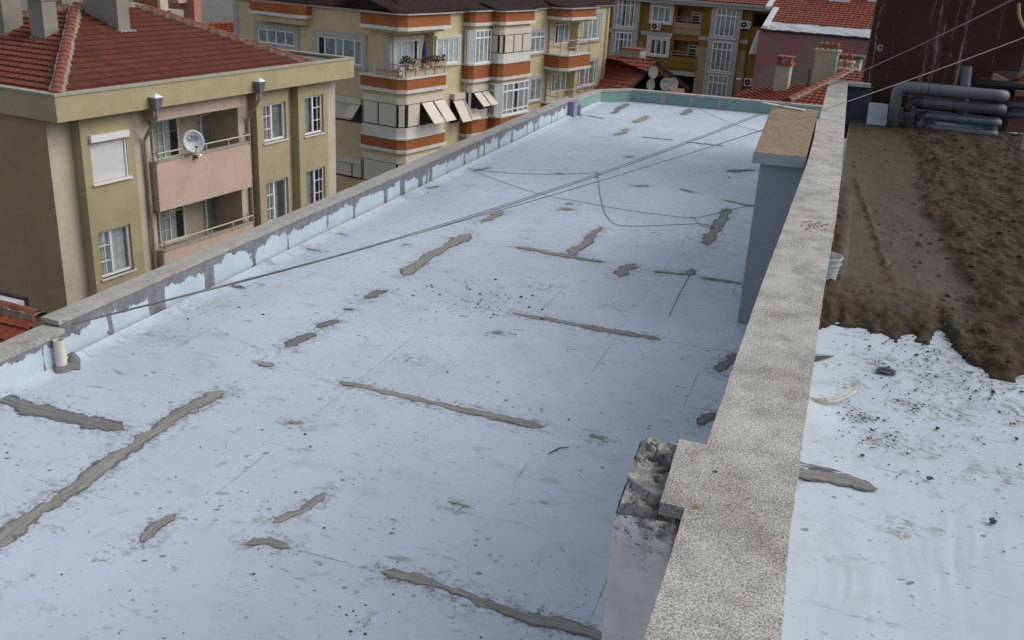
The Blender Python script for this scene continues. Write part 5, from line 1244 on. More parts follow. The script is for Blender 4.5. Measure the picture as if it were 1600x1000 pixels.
# bays 2 and 3 side by side
WF2, C2 = .65, .2; a2S = FB.px(743, 30, WF2)[0] - C2; a2E = FB.px(772, 30, WF2)[0]
WF3, C3 = 1.35, .22; a3S = FB.px(790, 30, WF3)[0] - C3; a3E = FB.px(835, 30, WF3)[0]
for aS, aE, wf, c, x0, yt in ((a2S, a2E, WF2, C2, 743, 36), (a3S, a3E, WF3, C3, 790, 34.5)):
    zb = Z(x0, yt, wf); band(aS, aE, wf, c, zE, zb); eave(aS, aE, wf, c)
    for k in (1, 2):
        band(aS, aE - (.15 if wf > 1 else .05), wf, c, zb - ST * k + .75, zb - ST * k + .02)
    for k in (0, 1, 2): MB().fprism(FB, bay_plan(aS + .14, aE - .2, wf - .14, c), zb - ST * (k + 1) + .84, zb - ST * k - .17).build('bay', M['yellow'], BB)
def glazed(aS, aE, wf, c, z0, z1, cols, **kw):
    """white glazed bay: side sash, corner posts, front sashes"""
    aS, aE, wf = aS + .08, aE - .14, wf - .08
    o = win(BB, FB, aS + c + .02, aE, z0, z1, wf, cols, bar=.08, proud=.07, name='bay_window', **kw)
    win(o, FSD(aS), -(wf - c - .04), -.12, z0, z1, 0, (1,), bar=.07, proud=.05, transom=.78, curt='curtain2', name='side_sash')
    c0, c1 = FB.P(aS - .02, wf - c, 0), FB.P(aS + c, wf + .06, 0); k = FB.n * -.12
    MB().hexa([V((q.x, q.y, z0)) for q in (c0, c1, c1 + k, c0 + k)] + [V((q.x, q.y, z1)) for q in (c0, c1, c1 + k, c0 + k)]).build('corner_post', M['white'], o)
    return o
def FSD(a):
    f = Frame(0, tuple(FB.P(a, 0, 0))[:2]); f.ex = -FB.n.copy(); f.n = -FB.ex.copy(); return f
def shuttered(aS, aE, wf, c, z0, z1, n, open_from=None):
    aS, aE, wf = aS + .08, aE - .14, wf - .08; pl = lambda d: bay_plan(aS + d, aE - d, wf - d, c, .02)
    o = MB().fprism(FB, pl(.03), z0 + .45, z1 - .36).build('black_frame', M['blindframe'], BB)
    MB().fprism(FB, pl(-.01), z1 - .36, z1 - .02).build('shutter_box', M['blind'], o); MB().fprism(FB, pl(-.01), z0 + .01, z0 + .45).build('white_panel', M['trim'], o)
    MB().fbox(FB, aS - .01, aS + .04, .1, wf - c - .08, z0 + .5, z1 - .4).build('shutter', M['blind'], o)
    c0, c1 = FB.P(aS + .05, wf - c + .05, 0), FB.P(aS + c - .05, wf - .05, 0); nn = (FB.n - FB.ex).normalized() * .03
    MB().hexa([V((q.x, q.y, z0 + .5)) for q in (c0, c1, c1 + nn, c0 + nn)] + [V((q.x, q.y, z1 - .4)) for q in (c0, c1, c1 + nn, c0 + nn)]).build('shutter', M['blind'], o)
    f0 = aS + c + .04; L = aE - f0
    for i in range(n):
        l, r = f0 + L * i / n + .06, f0 + L * (i + 1) / n - .06
        if open_from is not None and i >= open_from:
            MB().hexa([FB.P(l, wf + .7, z0 + .75), FB.P(r, wf + .7, z0 + .75), FB.P(r, wf + .74, z0 + .77), FB.P(l, wf + .74, z0 + .77), FB.P(l, wf + .02, z1 - .4), FB.P(r, wf + .02, z1 - .4), FB.P(r, wf + .06, z1 - .4), FB.P(l, wf + .06, z1 - .4)]).build('tilted_shutter', M['blind'], o)
        else: MB().fbox(FB, l, r, wf - .02, wf + .03, z0 + .5, z1 - .4).build('shutter', M['blind'], o)
    return o
z2 = Z(743, 36, WF2); z3 = Z(790, 34.5, WF3)
glazed(a2S, a2E, WF2, C2, z2 - ST + .84, z2 - .38, (1, 1, 1, .9), transom=.76, curt='curtain', nocurt=(3,))
shuttered(a3S, a3E, WF3, C3, z3 - ST + .84, z3 - .34, 3)
shuttered(a2S, a2E, WF2, C2, z2 - 2 * ST + .84, z2 - ST - .34, 2, 0)
glazed(a3S, a3E, WF3, C3, z3 - 2 * ST + .84, z3 - ST - .34, (.7, 1, .9, 1, .8), transom=.74, low=.16, curt='curtain', opened=(2,))
# downpipe between them, plain windows further right
a = FB.px(773.5, 20, WF2 + .1)[0]; MB().tube([FB.P(a, WF2 + .06, zE), FB.P(a, WF2 + .06, z2 - .3), FB.P(a + .3, WF2 + .1, z2 - .42)], .05, 8).build('downpipe', M['yellow'], BB)
wB((829, 49), (849, 81), (1, 1, 1), sur=.16, transom=.72, surmat='greytrim', curt='curtain2'); wB((822, 124), (843, 155), (.8, 1.1, 1.2), sur=.16, surmat='greytrim', curt='curtain2')
a = FB.px(859, 60, .1)[0]; MB().tube([FB.P(a, .08, zE), FB.P(a, .08, ZG)], .06, 8).build('downpipe', M['greytrim'], BB); a = FB.px(950, 30, .1)[0]; MB().tube([FB.P(a, .08, zE), FB.P(a, .08, ZG)], .05, 8).build('downpipe', M['yellow'], BB)
# bay 4: corner balconies at the far end, recessed rooms behind
WF4, C4 = 1.5, .45; a4S = FB.px(863, 60, 0)[0]; a4E = FB.px(931, 20, WF4)[0]; a4S = FB.px(894, 20, WF4)[0] - C4
z4 = Z(894, 27.5, WF4); band(a4S, a4E, WF4, C4, zE, z4); soffit(a4S, a4E, WF4, C4, z4); eave(a4S, a4E, WF4, C4)
aD0 = a4S + .15
for k in (0, 1):
    zt = Z(888, 88.5, WF4) - ST * k
    bo, _ = band(a4S, a4E - .3, WF4, C4, zt, zt - .72); MB().fprism(FB, bay_plan(a4S + .1, a4E - .4, WF4 - .1, C4), zt - .7, zt + .012).build('balcony_floor', M['greytrim'], bo)
    soffit(a4S, a4E - .3, WF4, C4, zt - .72)
    railing(bo, [FB.P(a4S + .08, .05, 0), FB.P(a4S + .08, WF4 - C4, 0), FB.P(a4S + C4, WF4 - .08, 0), FB.P(a4E - .4, WF4 - .08, 0), FB.P(a4E - .4, .05, 0)], zt + .09, .85, (.5, 1), .8, .026, 'chrome')
    # the room set back in shade: dark recess with sashes, then the big window
    x0, x1 = FB.px(864, 60, 0)[0] + .1, FB.px(895, 60, 0)[0]
    zc = zt + 2.25
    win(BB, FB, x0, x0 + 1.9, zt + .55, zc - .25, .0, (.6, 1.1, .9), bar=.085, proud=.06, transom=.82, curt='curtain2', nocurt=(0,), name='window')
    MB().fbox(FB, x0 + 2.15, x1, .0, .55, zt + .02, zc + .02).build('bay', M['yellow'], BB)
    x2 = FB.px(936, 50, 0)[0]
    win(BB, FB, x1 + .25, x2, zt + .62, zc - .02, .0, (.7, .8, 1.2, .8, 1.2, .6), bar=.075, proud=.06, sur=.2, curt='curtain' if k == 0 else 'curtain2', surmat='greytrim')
    mb = MB().tube([FB.P(x0 + 1.4, 1.2, zc - .1), FB.P(x0 + 4.2, 1.25, zc - .16)], .035, 6); mb.build('line_bracket', M['metal'], BB)
# ------------------------------------------------------------------ building C: ochre block beyond the far parapet
FC = frame_at(97, 1130, 80, 87)
c0, c1 = FC.px(950, 60)[0] - 1.5, FC.px(1215, 40)[0] + 9
BC = thing('apartment_building', 'ochre apartment block with tall white framed window bays and loggias', 'building', FC.P((c0 + c1) / 2, -5, ZG))
zEC = FC.px(1060, 6)[1]
hl = [FC.rect(1057, 10, 1096, 38), FC.rect(1052, 62, 1093, 92), FC.rect(1048, 115, 1086, 148)]
hx = (hl[0][0], hl[0][1]); hl = [(hx[0], hx[1], h[2], h[3]) for h in hl]
hr_ = FC.rect(1178, 20, 1204, 44); hl.append((hr_[0], hr_[1] + 3, hr_[2], hr_[3]))
mb = MB(); holed(mb, FC, c0, c1, ZG, zEC, 0, hl, 1.5)
mb.quad(FC.P(c0, 0, ZG), FC.P(c0, -11, ZG), FC.P(c0, -11, zEC), FC.P(c0, 0, zEC)); mb.quad(FC.P(c1, 0, ZG), FC.P(c1, -11, ZG), FC.P(c1, -11, zEC), FC.P(c1, 0, zEC))
mb.build('wall', M['ochre'], BC)
for i, h in enumerate(hl):
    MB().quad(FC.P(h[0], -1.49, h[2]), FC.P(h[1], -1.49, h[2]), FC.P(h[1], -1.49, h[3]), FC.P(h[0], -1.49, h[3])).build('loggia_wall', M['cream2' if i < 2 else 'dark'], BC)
    if i < 2:
        m = h[0] + (h[1] - h[0]) * .42
        win(BC, FC, m, m + .85, h[2] - .1, h[3] - .4, -1.48, (1,), bar=.1, proud=.08, transom=.72, curt=None, name='balcony_door'); win(BC, FC, m + .87, h[1] - .02, h[2] + .3, h[3] - .4, -1.48, (1, 1), bar=.09, proud=.08, curt='curtain2', opened=(0, 1))
        bo = MB().fbox(FC, h[0] - .05, h[1] + .05, .0, .12, h[2] - .95, h[2]).build('balcony_parapet', M['cream2' if i == 0 else 'ochre'], BC)
        MB().fbox(FC, h[0] - .05, h[1] + .05, .12, .15, h[2] - .46, h[2] - .42).build('groove', M['wooddark'], bo)
        railing(bo, [FC.P(h[0], .06, 0), FC.P(h[1], .06, 0)], h[2], .45, (.45, 1), 1.0, .028, 'chrome')
h = hl[2]; MB().fbox(FC, h[0], h[1], -.05, .16, h[3] - .05, h[3] + .30).build('awning_box', M['greytrim'], BC)
# string courses and pale panels
def wC(px0, px1, cols, w=0., **k):
    a0, z1 = FC.px(*px0, w); a1, z0 = FC.px(*px1, w); return win(BC, FC, a0, a1, z0, z1, w, cols, bar=.09, proud=.08, **k)
zs = FC.px(1030, 53)[1]
for x0, x1 in ((950, 962), (1001, 1051), (1093, 1109), (1157, 1171)): MB().fbox(FC, FC.px(x0, 53)[0], FC.px(x1, 53)[0], 0, .06, zs - .18, zs + .16).build('string_course', M['greytrim'], BC)
for x0, x1 in ((945, 958), (998, 1004), (1091, 1108), (1154, 1167)): MB().fbox(FC, FC.px(x0, 70)[0], FC.px(x1, 70)[0], 0, .035, ZG, zs - .75).build('pale_panel', M['cream2'], BC)
wC((1021, 9), (1047, 36), (1, 1, 1), sur=.25, curt='curtain2'); wC((1016, 60), (1041, 87), (1, 1, 1), sur=.25, curt='curtain2', opened=(0, 1, 2))
for (xl, xr, rows, yl) in (((964, -2), (1001, 2), ((-4, 42), (50, 94)), 0), ((1117, 12), (1160, 16), ((13, 57), (65, 111), (117, 163)), 1)):
    a0, a1 = FC.px(*xl)[0], FC.px(*xr)[0]; 
    pb = MB().fbox(FC, a0 - .12, a1 + .12, 0, .40, ZG + 2, zEC - .02).build('window_bay', M['greytrim'], BC)
    for i, (yt, yb) in enumerate(rows):
        xm = (xl[0] + xr[0]) / 2 - .14 * (yt + 10)
        zt, zb = FC.px(xm, yt, .4)[1], FC.px(xm - 6, yb, .4)[1]
        o = win(pb, FC, a0 + .32, a1 - .32, zb, zt, .40, (1, 1, 1, 1), bar=.085, proud=.06, transom=.74, curt='curtain2' if not (yl == 0 and i == 1) else 'curtain2', opened=() if yl else (1, 3), name='bay_window', dark='dark')
        MB().fbox(FC, a0 + .1, a1 - .1, .40, .52, zb - .22, zb - .06).build('sill', M['trim'], o)
        mb = MB(); zz = zb + (zt - zb) * .27; mb.tube([FC.P(a0 + .2, .62, zz), FC.P(a1 - .2, .62, zz)], .022, 6); mb.tube([FC.P(a0 + .22, .40, zz), FC.P(a0 + .22, .62, zz)], .02, 6); mb.tube([FC.P(a1 - .22, .40, zz), FC.P(a1 - .22, .62, zz)], .02, 6); mb.build('guard_rail', M['chrome'], o)
# roof and eaves of C
zRF = zEC + .1
mb = MB(); mb.fbox(FC, c0 - .3, c1 + .3, -.3, .75, zEC - .02, zEC + .22); mb.fbox(FC, c0 - .3, c1 + .3, .0, .9, zEC + .222, zEC + .42); mb.build('eave', M['greytrim'], BC)
mb = MB(); tiles(mb, FC.P(c0 - .3, .9, zEC + .46), FC.P(c0 - .3, -5.5, zEC + 3.1), FC.P(c1 + .3, .9, zEC + .46), FC.P(c1 + .3, -5.5, zEC + 3.1), .38, .3, .05, 21)
tiles(mb, FC.P(c0 - .3, -11.9, zEC + .46), FC.P(c0 - .3, -5.5, zEC + 3.1), FC.P(c1 + .3, -11.9, zEC + .46), FC.P(c1 + .3, -5.5, zEC + 3.1), .5, .6, .05, 22); mb.build('roof', M['tile_far'], BC, recalc=False)
for x in (1055.5, 1173): a = FC.px(x, 40)[0]; MB().tube([FC.P(a, .08, zEC), FC.P(a, .08, ZG)], .055, 8).build('downpipe', M['ochre'], BC)
a0, z1 = FC.px(1184, 47, .9); a1, z0 = FC.px(1192, 86, .9)
mb = MB(); mb.grid(14, 8, lambda u, v: FC.P(a0 + (a1 + .8 - a0) * u - .5 * (1 - v) * (1 - u), .9 + .12 * math.sin(u * 15) , z0 + (z1 - z0) * v)); mb.build('balcony_awning', M['trim'], BC)
# AC units on C
ga = 'air conditioners on the ochre block'
def acunit(px0, px1, label, first=None):
    a0, z1 = FC.px(*px0, .1); a1, z0 = FC.px(*px1, .1); w_, h_ = .85, .62; a0 = (a0 + a1) / 2 - w_ / 2; z0 = (z0 + z1) / 2 - h_ / 2
    loc = FC.P(a0, .02, z0)
    if first is None:
        t = thing('air_conditioner', label, 'air conditioner', loc, ga)
        MB().fbox(FC, a0, a0 + w_, .04, .36, z0, z0 + h_).build('casing', M['ac'], t, bevel=.015)
        c = FC.P(a0 + .30, .365, z0 + .31); mb = MB(); n = 20; vs = [c] + [c + FC.ex * math.cos(k * 2 * math.pi / n) * .25 + V((0, 0, math.sin(k * 2 * math.pi / n) * .25)) for k in range(n)]
        mb.add(vs, [(0, 1 + k, 1 + (k + 1) % n) for k in range(n)]); g = mb.build('fan_grille', M['blindframe'], t)
        MB().fbox(FC, a0 + .25, a0 + .35, .366, .39, z0 + .26, z0 + .36).build('fan_hub', M['ac'], g)
        mb = MB()
        for k in range(7): mb.fbox(FC, a0 + .62, a0 + .76, .361, .375, z0 + .1 + k * .065, z0 + .13 + k * .065)
        mb.build('vent_slots', M['redink'], t)
        mb = MB().fbox(FC, a0 + .1, a0 + .16, .0, .36, z0 - .06, z0 - .003); mb.fbox(FC, a0 + .7, a0 + .76, .0, .36, z0 - .06, z0 - .003); mb.build('bracket', M['metal'], t); return t
    t = copy_tree(first, loc); t['label'] = label; return t
ac = acunit((1158, 33), (1174, 44), 'air conditioner with red vent slots at the right of the top white window bay')
acunit((1020, 36), (1032, 46), 'air conditioner hung under the upper three-pane window', ac)
acunit((1165, 123), (1178, 134), 'dark shaded air conditioner low beside the pink house wall', ac)
# ------------------------------------------------------------------ house G with satellite dishes in its gable
FG = frame_at(97, 1000, 120, 71)
zr = FG.px(1024, 95)[1]; gR = FG.px(1024, 95)[0]
HG = thing('house', 'low house with red tile roof and dark timber gable full of satellite dishes', 'house', FG.P(-1, -2, ZG))
HGr = FG.px(946, 87)[0] - 1.5
# gable faces right and towards the camera: ridge along the facade, front slope down to the camera
def gp(x, y, w): a, z = FG.px(x, y, w); return FG.P(a, w, z)
rk = FG.P(gR, 0, zr); rl = FG.P(HGr, 0, zr); e_r = gp(980, 139, 2.9); 
ea, ew, ez_ = loc_f(FG, e_r); e_r2 = FG.P(ea, ew, ez_) + (e_r - rk) * .25; e_l = FG.P(HGr, 2.9, ez_) + (e_r - rk).dot(FG.n) * FG.n * .25 + V((0, 0, (e_r - rk).z * .25))
mb = MB(); tiles(mb, e_l, rl, e_r2, rk, .42, .26, .05, 31)
b_r = gp(1075, 137, .2); tiles(mb, FG.P(HGr, -6, ez_), rl, b_r, rk, .45, .5, .05, 32)
rg_ = mb.build('roof', M['tile_far'], HG, recalc=False); ridge(rg_, (rl + V((0, 0, .03)), rk + V((0, 0, .03))), .09, .4, False)
def barge(p, q, wd=.28, th=.14):
    ax = (q - p).normalized(); up = V((0, 0, wd)); o = FG.n * th * .6 + FG.ex * th; MB().hexa([p - up, q - up, q - up + o, p - up + o, p, q, q + o, p + o]).build('barge_board', M['wooddark'], HG)
barge(rk + V((0, 0, .05)), e_r2 + V((0, 0, .05))); barge(rk + V((0, 0, .05)), b_r + V((0, 0, .05)))
bi = FG.n * -1.0 - FG.ex * 1.3
mb = MB().add([rk + bi, e_r2 + bi, b_r + bi, e_r2 + bi - V((0, 0, 2)), b_r + bi - V((0, 0, 2))], [(0, 1, 2), (1, 3, 4, 2)]); mb.build('gable', M['darkwood'], HG)
gl = V((b_r.x - .05, b_r.y, 0)) 
mb = MB(); p4 = [e_l - FG.n * .4, e_r2 - FG.n * .4 - FG.ex * .5, b_r - FG.ex * .4, FG.P(HGr, -6, ez_)]; mb.hexa([V((p.x, p.y, ZG)) for p in p4] + [V((p.x, p.y, ez_ - .6)) for p in p4]); mb.build('wall', M['pink2'], HG)
a_, b_, c_, d_ = gp(1040, 144, 2.4), gp(1068, 149, 2.4), gp(1070, 139, 1.0), gp(1055, 137, 1.0)
mb = MB().hexa([p - V((0, 0, 1.2)) for p in (a_, b_, c_, d_)] + [a_, b_, c_, d_]); mb.build('pink_parapet', M['pink2'], HG)
gd = 'satellite dishes in the timber gable'
dd_ = (FG.n * .8 + FG.ex * .6 + V((0, 0, .15)))
for (x, y, w, r, mt, lb, dr) in ((1022, 113.5, 1.7, .39, 'dishw', 'upper white dish hanging highest in the dark gable', FG.n * .9 - FG.ex * .25 + V((0, 0, .1))), (1018.5, 133.5, 2.0, .39, 'dishw', 'lower left white dish in the dark gable', FG.n * .85 - FG.ex * .4 + V((0, 0, .1))), (1041, 132, 2.9, .40, 'dish', 'grey dish with dark print standing at the gable front', FG.n + V((0, 0, .2))), (1050.5, 131.5, 2.0, .39, 'dishw', 'white dish half hidden behind the grey printed dish', FG.n * .75 + FG.ex * .6 + V((0, 0, .1)))):
    t, lc, d, sd, up = dish(lb, gp(x, y, w), dr, r, mt, gd, .8)
    if mt == 'dish': letters(t, 'DIGITAL', .11, lc + up * .15 + d * .06, V((0, 0, 1)).cross(d).normalized(), up, d, 'greyink')
a0, z1 = FG.px(970, 76, -1.2); a1, z0 = FG.px(999, 92, -1.2); o = MB().fbox(FG, a0, a1, -2.6, -1.2, z0 - 1.5, z1).build('chimney', M['stone'], rg_); MB().fbox(FG, a0 - .06, a1 + .06, -2.66, -1.14, z1, z1 + .07).build('cap', M['ridge'], o)
# ------------------------------------------------------------------ pink house E with tarp edged roof
FE = frame_at(97, 1190, 100, 62)
e0_, ze = FE.px(1190, 45); e1_ = FE.px(1357, 62)[0] + 8
HE = thing('house', 'patchy pink rendered house with red tile roof edged by grey tarp', 'house', FE.P((e0_ + e1_) / 2, -4, ZG))
eb = FE.px(1185, 60)[0]; MB().fbox(FE, eb, e1_, -9, 0, ZG, ze - .12).build('wall', M['pink'], HE)
tb0_ = FE.px(1200, 33, -.9); zt = FE.px(1250, 39, -.5)[1]
zsl = FE.px(1200, 33, -.75)[1]
MB().grid(160, 8, lambda u, v: FE.P(e0_ + (e1_ - e0_) * u, .18 - .95 * v + .05 * nz(u * 34 + v * 2.2, v * 1.5), ze + .03 + (zsl - ze) * v + .07 * nz(u * 30 + v * 2.5, v * 1.2) + .03 * nz(u * 70 - v * 3, v * 2))).build('tarp_edge', M['tarp'], HE, smooth=True)
MB().fbox(FE, e0_, e1_, -.2, .1, ze - .13, ze - .02).build('eave', M['black'], HE)
s_ = (zsl - ze) / .95 * 1.0
def eslope(w): return zsl + .04 + (-.75 - w) * .42
x_l = FE.px(1212, 20, -1.5)[0]
mb = MB(); tiles(mb, FE.P(e0_ + .35, -.72, eslope(-.72)), FE.P(e0_ + .35, -2.3, eslope(-2.3)), FE.P(e1_, -.72, eslope(-.72)), FE.P(e1_, -2.3, eslope(-2.3)), .27, .28, .05, 41)
tiles(mb, FE.P(e0_ - .15, -2.3, eslope(-2.3)), FE.P(e0_ - .15, -9, eslope(-9)), FE.P(e1_, -2.3, eslope(-2.3)), FE.P(e1_, -9, eslope(-9)), .27, .28, .05, 42)
re_ = mb.build('roof', M['tile_far'], HE, recalc=False)
mb = MB()
for a, w0_, w1_ in ((e0_ + .05, .1, -2.25), (e0_ - .45, -2.3, -9)):
    mb.hexa([FE.P(a, w0_, eslope(w0_) - .06), FE.P(a + .34, w0_, eslope(w0_) - .06), FE.P(a + .34, w1_, eslope(w1_) - .06), FE.P(a, w1_, eslope(w1_) - .06), FE.P(a, w0_, eslope(w0_) + .10), FE.P(a + .34, w0_, eslope(w0_) + .10), FE.P(a + .34, w1_, eslope(w1_) + .10), FE.P(a, w1_, eslope(w1_) + .10)])
mb.build('verge_flashing', M['galv'], re_)
def eroof(x, y): return on_slope(x, y, FE.P(0, -2, eslope(-2)), FE.P(5, -2, eslope(-2)), FE.P(0, -6, eslope(-6)))
for x, y, wd in ((1311, 2, .62), (1372, 2, .6)):
    a, w, z = loc_f(FE, eroof(x, y)); o = MB().fbox(FE, a - wd / 2, a + wd / 2, w - .7, w, z - .3, z + 1.2).build('chimney', M['stone'], re_)
    MB().fbox(FE, a - wd, a + wd, w - .9, w + .18, z - .06, z + .10).build('flashing', M['galv'], o)
# ------------------------------------------------------------------ red roofs F just behind the white roof
FF = frame_at(97, 1240, 140, 36)
HF = thing('house', 'neighbouring low house with red hipped tile roof directly behind the flue', 'house', FF.P(1, -2, ZG))
def fp(x, y, w): a, z = FF.px(x, y, w); return FF.P(a, w, z)
R0_, R1_ = fp(1231, 159, 1.0), fp(1334, 109, -3.2)         # hip line rising to the right
bl, br = fp(1120, 158, .6), fp(1285, 110, -3.6)
mb = MB()
E0 = fp(1190, 175, 1.4); E1 = E0 + FF.ex * 6 + V((0, 0, -.1))
low = R0_ + FF.ex * 5.5 + V((0, 0, -.95)) + FF.n * .5
hx_ = R0_ + (R0_ - R1_) * .25; tiles(mb, hx_, R1_, hx_ + FF.ex * 6, R1_ + FF.ex * 1.2, .34, .2, .05, 51)
tiles(mb, bl - V((0, 0, .2)), fp(1170, 139, -2.0), R0_, R1_, .34, .2, .05, 52)
rf_ = mb.build('roof', M['tile_b'], HF, recalc=False); ridge(rf_, (R0_ + V((0, 0, .04)), R1_ + V((0, 0, .04))), .12, .36)
p4 = [FF.P(-4, 1.2, 0), FF.P(7, 1.2, 0), FF.P(7, -5, 0), FF.P(-4, -5, 0)]
MB().prism(p4, ZG, min(bl.z, R0_.z) - 1.2).build('wall', M['stone'], HF)
def stack(x0, x1, yt, yb, w, mt, label, pots=0, cap='stone', brick=False):
    a0, z1 = FF.px(x0, yt, w); a1 = FF.px(x1, yt, w)[0]; z0 = FF.px((x0 + x1) / 2 - 3, yb, w)[1]
    t = thing('chimney', label, 'chimney', FF.P((a0 + a1) / 2, w - .25, z0), 'chimneys on the red roofs behind the flue')
    MB().fbox(FF, a0, a1, w - .5, w, z0 - .9, z1).build('shaft', M[mt], t)
    MB().fbox(FF, a0 - .06, a1 + .06, w - .56, w + .06, z1, z1 + .07).build('cap', M[cap], t)
    if brick:
        mb = MB()
        for a in (a0 + .04, a1 - .04): mb.fbox(FF, a - .04, a + .04, w - .48, w - .02, z1 + .071, z1 + .27)
        mb.fbox(FF, a0 - .05, a1 + .05, w - .53, w + .03, z1 + .27, z1 + .31); mb.build('cowl', M['ridge'], t)
    for k in range(pots):
        p = FF.P(a0 + (a1 - a0) * (k + .5) / pots, w - .25, z1 + .07); MB().lathe(p, [(.06, 0), (.065, .08), (.10, .12), (.10, .2), (.05, .26), (.001, .27)], 12).build('pot', M['terracotta'], t)
stack(1213, 1235, 101, 153, -.9, 'stone', 'tall plain chimney with a small open brick cowl, left of the others', brick=True, cap='ridge')
stack(1275, 1310, 79, 120, -4.0, 'stone', 'broad chimney with four terracotta pots in a row', 4)
stack(1313, 1331, 98, 118, -3.2, 'stone', 'chimney with two terracotta pots near the coping end', 2)
stack(1311, 1325, 109, 124, -2.6, 'graypaint', 'shortest grey chimney with a single terracotta pot', 1)
a0, z1 = FF.px(1295, 84, -4.4); a1, z0 = FF.px(1348, 93, -4.4)
SB = thing('shed', 'small shed with a dark flat lid among the chimneys', 'shed', FF.P((a0 + a1) / 2, -4.6, z0 - 1)); MB().fbox(FF, a0, a1, -5.4, -4.4, z0, z1).build('lid', M['purple' if False else 'wooddark'], SB); MB().fbox(FF, a0 + .15, a1 - .1, -5.3, -4.55, z0 - 2.0, z0 - .003).build('wall', M['stone'], SB)
a, z1 = FF.px(1266, 108, -1.2); z0 = FF.px(1260, 142, -1.2)[1]; tag(MB().tube([FF.P(a, -1.2, z0 - .3), FF.P(a, -1.2, z1)], .03, 8).build('roof_post', M['blindframe'], loc=FF.P(a, -1.2, z0)), 'thin dark steel post sticking up from the red tiles', 'post')
# lamp on a bent pole in front of C
a, z1 = FC.px(1153, 124, 2); tp = FC.P(a - .3, 2, z1); lp = thing('street_lamp', 'small white lamp on a bent dark pole before the ochre block', 'lamp', V((tp.x, tp.y, ZG)))
MB().tube([V((tp.x, tp.y, ZG)), tp + V((0, 0, -.1)), tp + FC.ex * .1 + V((0, 0, .05)), FC.P(a, 2, z1)], .035, 8).build('pole', M['blindframe'], lp); MB().blob(FC.P(a + .05, 2, z1 + .03), .12, (1.7, 1, .8), 2, .1, 1).build('lamp_head', M['white'], lp)
# ------------------------------------------------------------------ buildings behind A, upper left
FI = frame_at(97, 280, 20, 62)
def block(x0, x1, y0, w, mt, label, d=.6, name='building'):
    a0, z1 = FI.px(x0, y0, w); a1 = FI.px(x1, y0, w)[0]; t = thing(name, label, 'building', FI.P((a0 + a1) / 2, w - d / 2, ZG)); MB().fbox(FI, a0, a1, w - d, w, ZG, z1).build('wall', M[mt], t); return t, a0, a1
t, a0, a1 = block(205, 243, -40, 0, 'brick', 'bare orange brick building end behind the hipped roof'); z_ = FI.px(225, 20, 0)[1]
MB().fbox(FI, a1 + .005, a1 + .22, -.6, .02, ZG, z_ + 4).build('pier', M['cream'], t)
t, a0, a1 = block(243, 300, -40, -3, 'pink2', 'pale pink building squeezed between the brick and grey walls'); q = FI.px(247, 8, -2.99); MB().fbox(FI, q[0], q[0] + .3, -3, -2.98, q[1] - .3, q[1]).build('window', M['dark'], t)
q = FI.rect(262, -10, 279, 5, -2.2); MB().fbox(FI, q[0] + .0, q[1], -3, -2.2, q[2], q[3]).build('balcony', M['salmon'], t)
q = FI.rect(246, 14, 268, 28, -.5); MB().fbox(FI, q[0], q[1], -1.5, -.5, q[2] - 3, q[3]).build('parapet', M['stone'], t)
t, a0, a1 = block(279, 385, -45, -9, 'greywall', 'large blank grey gable wall behind the hip ridge', 1)
FK = FI
HK = thing('house', 'low house with fine red tiles in front of the blank grey gable', 'house', FI.P(2, 6, ZG))
q0, q1 = FI.px(318, 37, -4), FI.px(366, 22, -6)
P0, P1 = FI.P(q0[0], -4, q0[1]), FI.P(q1[0], -6, q1[1]); ext = (P1 - P0)
mb = MB(); tiles(mb, P0 - V((0, 0, 1.6)) + FI.n * 2.2 - FI.ex * .5, P0, P1 + ext * .4 - V((0, 0, 2.2)) + FI.n * 3.4, P1 + ext * .4, .3, .3, .05, 61); mb.build('roof', M['tile_b'], HK, recalc=False)
MB().fbox(FI, q0[0] - .2, q1[0] + 1, -6, -2.6, ZG, q0[1] - 2.0).build('wall', M['stone'], HK)
t, a0, a1 = block(-120, 205, -60, -14, 'greywall', 'pale grey building far behind the chimneys at the upper left', 6)
FR = frame_at(90, 1500, 60, 75)
t = thing('house', 'pink house glimpsed right of the tarred tower', 'house', FR.P(8, -4, ZG)); MB().fbox(FR, -2, 40, -8, 0, ZG, 12).build('wall', M['pink'], t)
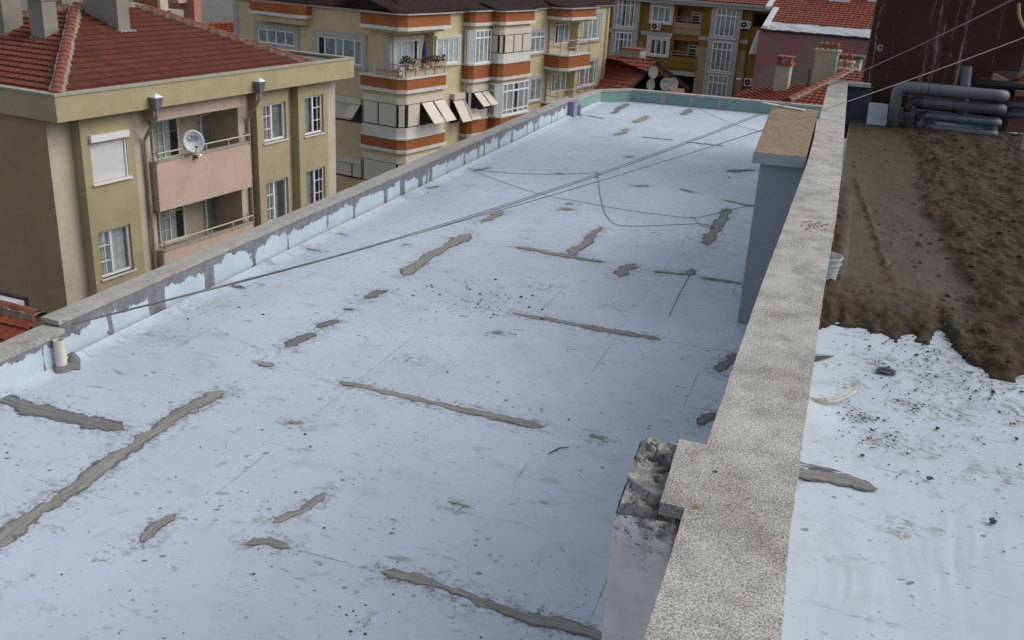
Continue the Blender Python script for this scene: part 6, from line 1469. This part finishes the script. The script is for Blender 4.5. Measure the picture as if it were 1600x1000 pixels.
q = FR.px(1588, 112, .1); mb = MB(); tiles(mb, FR.P(q[0] - 2, 3, q[1] - 1.2), FR.P(q[0] - 2, .1, q[1]), FR.P(q[0] + 9, 3, q[1] - 1.2), FR.P(q[0] + 9, .1, q[1]), .35, .3, .05, 71); mb.build('roof', M['tile_b'], t, recalc=False)
# ------------------------------------------------------------------ ground
kind(MB().quad((-400, -400, ZG - .02), (400, -400, ZG - .02), (400, 400, ZG - .02), (-400, 400, ZG - .02)).build('ground', M['asphalt'], loc=(0, 0, ZG - .02)), 'structure', 'dark asphalt ground between the buildings', 'ground')
# ------------------------------------------------------------------ light, camera
SUN_EL, SUN_AZ = math.radians(41), math.radians(68)       # azimuth from +Y towards +X
w = bpy.data.worlds.new('World'); S.world = w; w.use_nodes = True; nt = w.node_tree
sky = nt.nodes.new('ShaderNodeTexSky'); sky.sky_type = 'NISHITA'; sky.sun_disc = False; sky.sun_elevation = SUN_EL; sky.sun_rotation = SUN_AZ; sky.air_density = 1.0; sky.dust_density = 2.5; sky.ozone_density = 1.2
hs_ = nt.nodes.new('ShaderNodeHueSaturation'); hs_.inputs['Saturation'].default_value = .42; nt.links.new(sky.outputs[0], hs_.inputs['Color'])   # thin cloud: a paler sky
nt.links.new(hs_.outputs[0], nt.nodes['Background'].inputs[0]); nt.nodes['Background'].inputs[1].default_value = .13
sun = bpy.data.lights.new('sun', 'SUN'); sun.energy = .95; sun.angle = math.radians(50); sun.color = (1, .95, .88)
so = bpy.data.objects.new('sun', sun); COL.objects.link(so)
dv = V((math.sin(SUN_AZ) * math.cos(SUN_EL), math.cos(SUN_AZ) * math.cos(SUN_EL), math.sin(SUN_EL)))
so.rotation_euler = dv.to_track_quat('Z', 'Y').to_euler(); so.location = dv * 60
cam = bpy.data.cameras.new('camera'); co_ = bpy.data.objects.new('camera', cam); COL.objects.link(co_)
cam.sensor_width = 36; cam.lens = 36 * FPX / 1600; cam.clip_start = .05; cam.clip_end = 2000
mt = Matrix((CX, -CY, -CZ)).transposed().to_4x4(); mt.translation = CAM; co_.matrix_world = mt
S.camera = co_
for o in bpy.data.objects:
    if '_b' in o: del o['_b']
S.view_settings.view_transform = 'Standard'; S.view_settings.look = 'None'; S.view_settings.exposure = .42; S.view_settings.gamma = 1
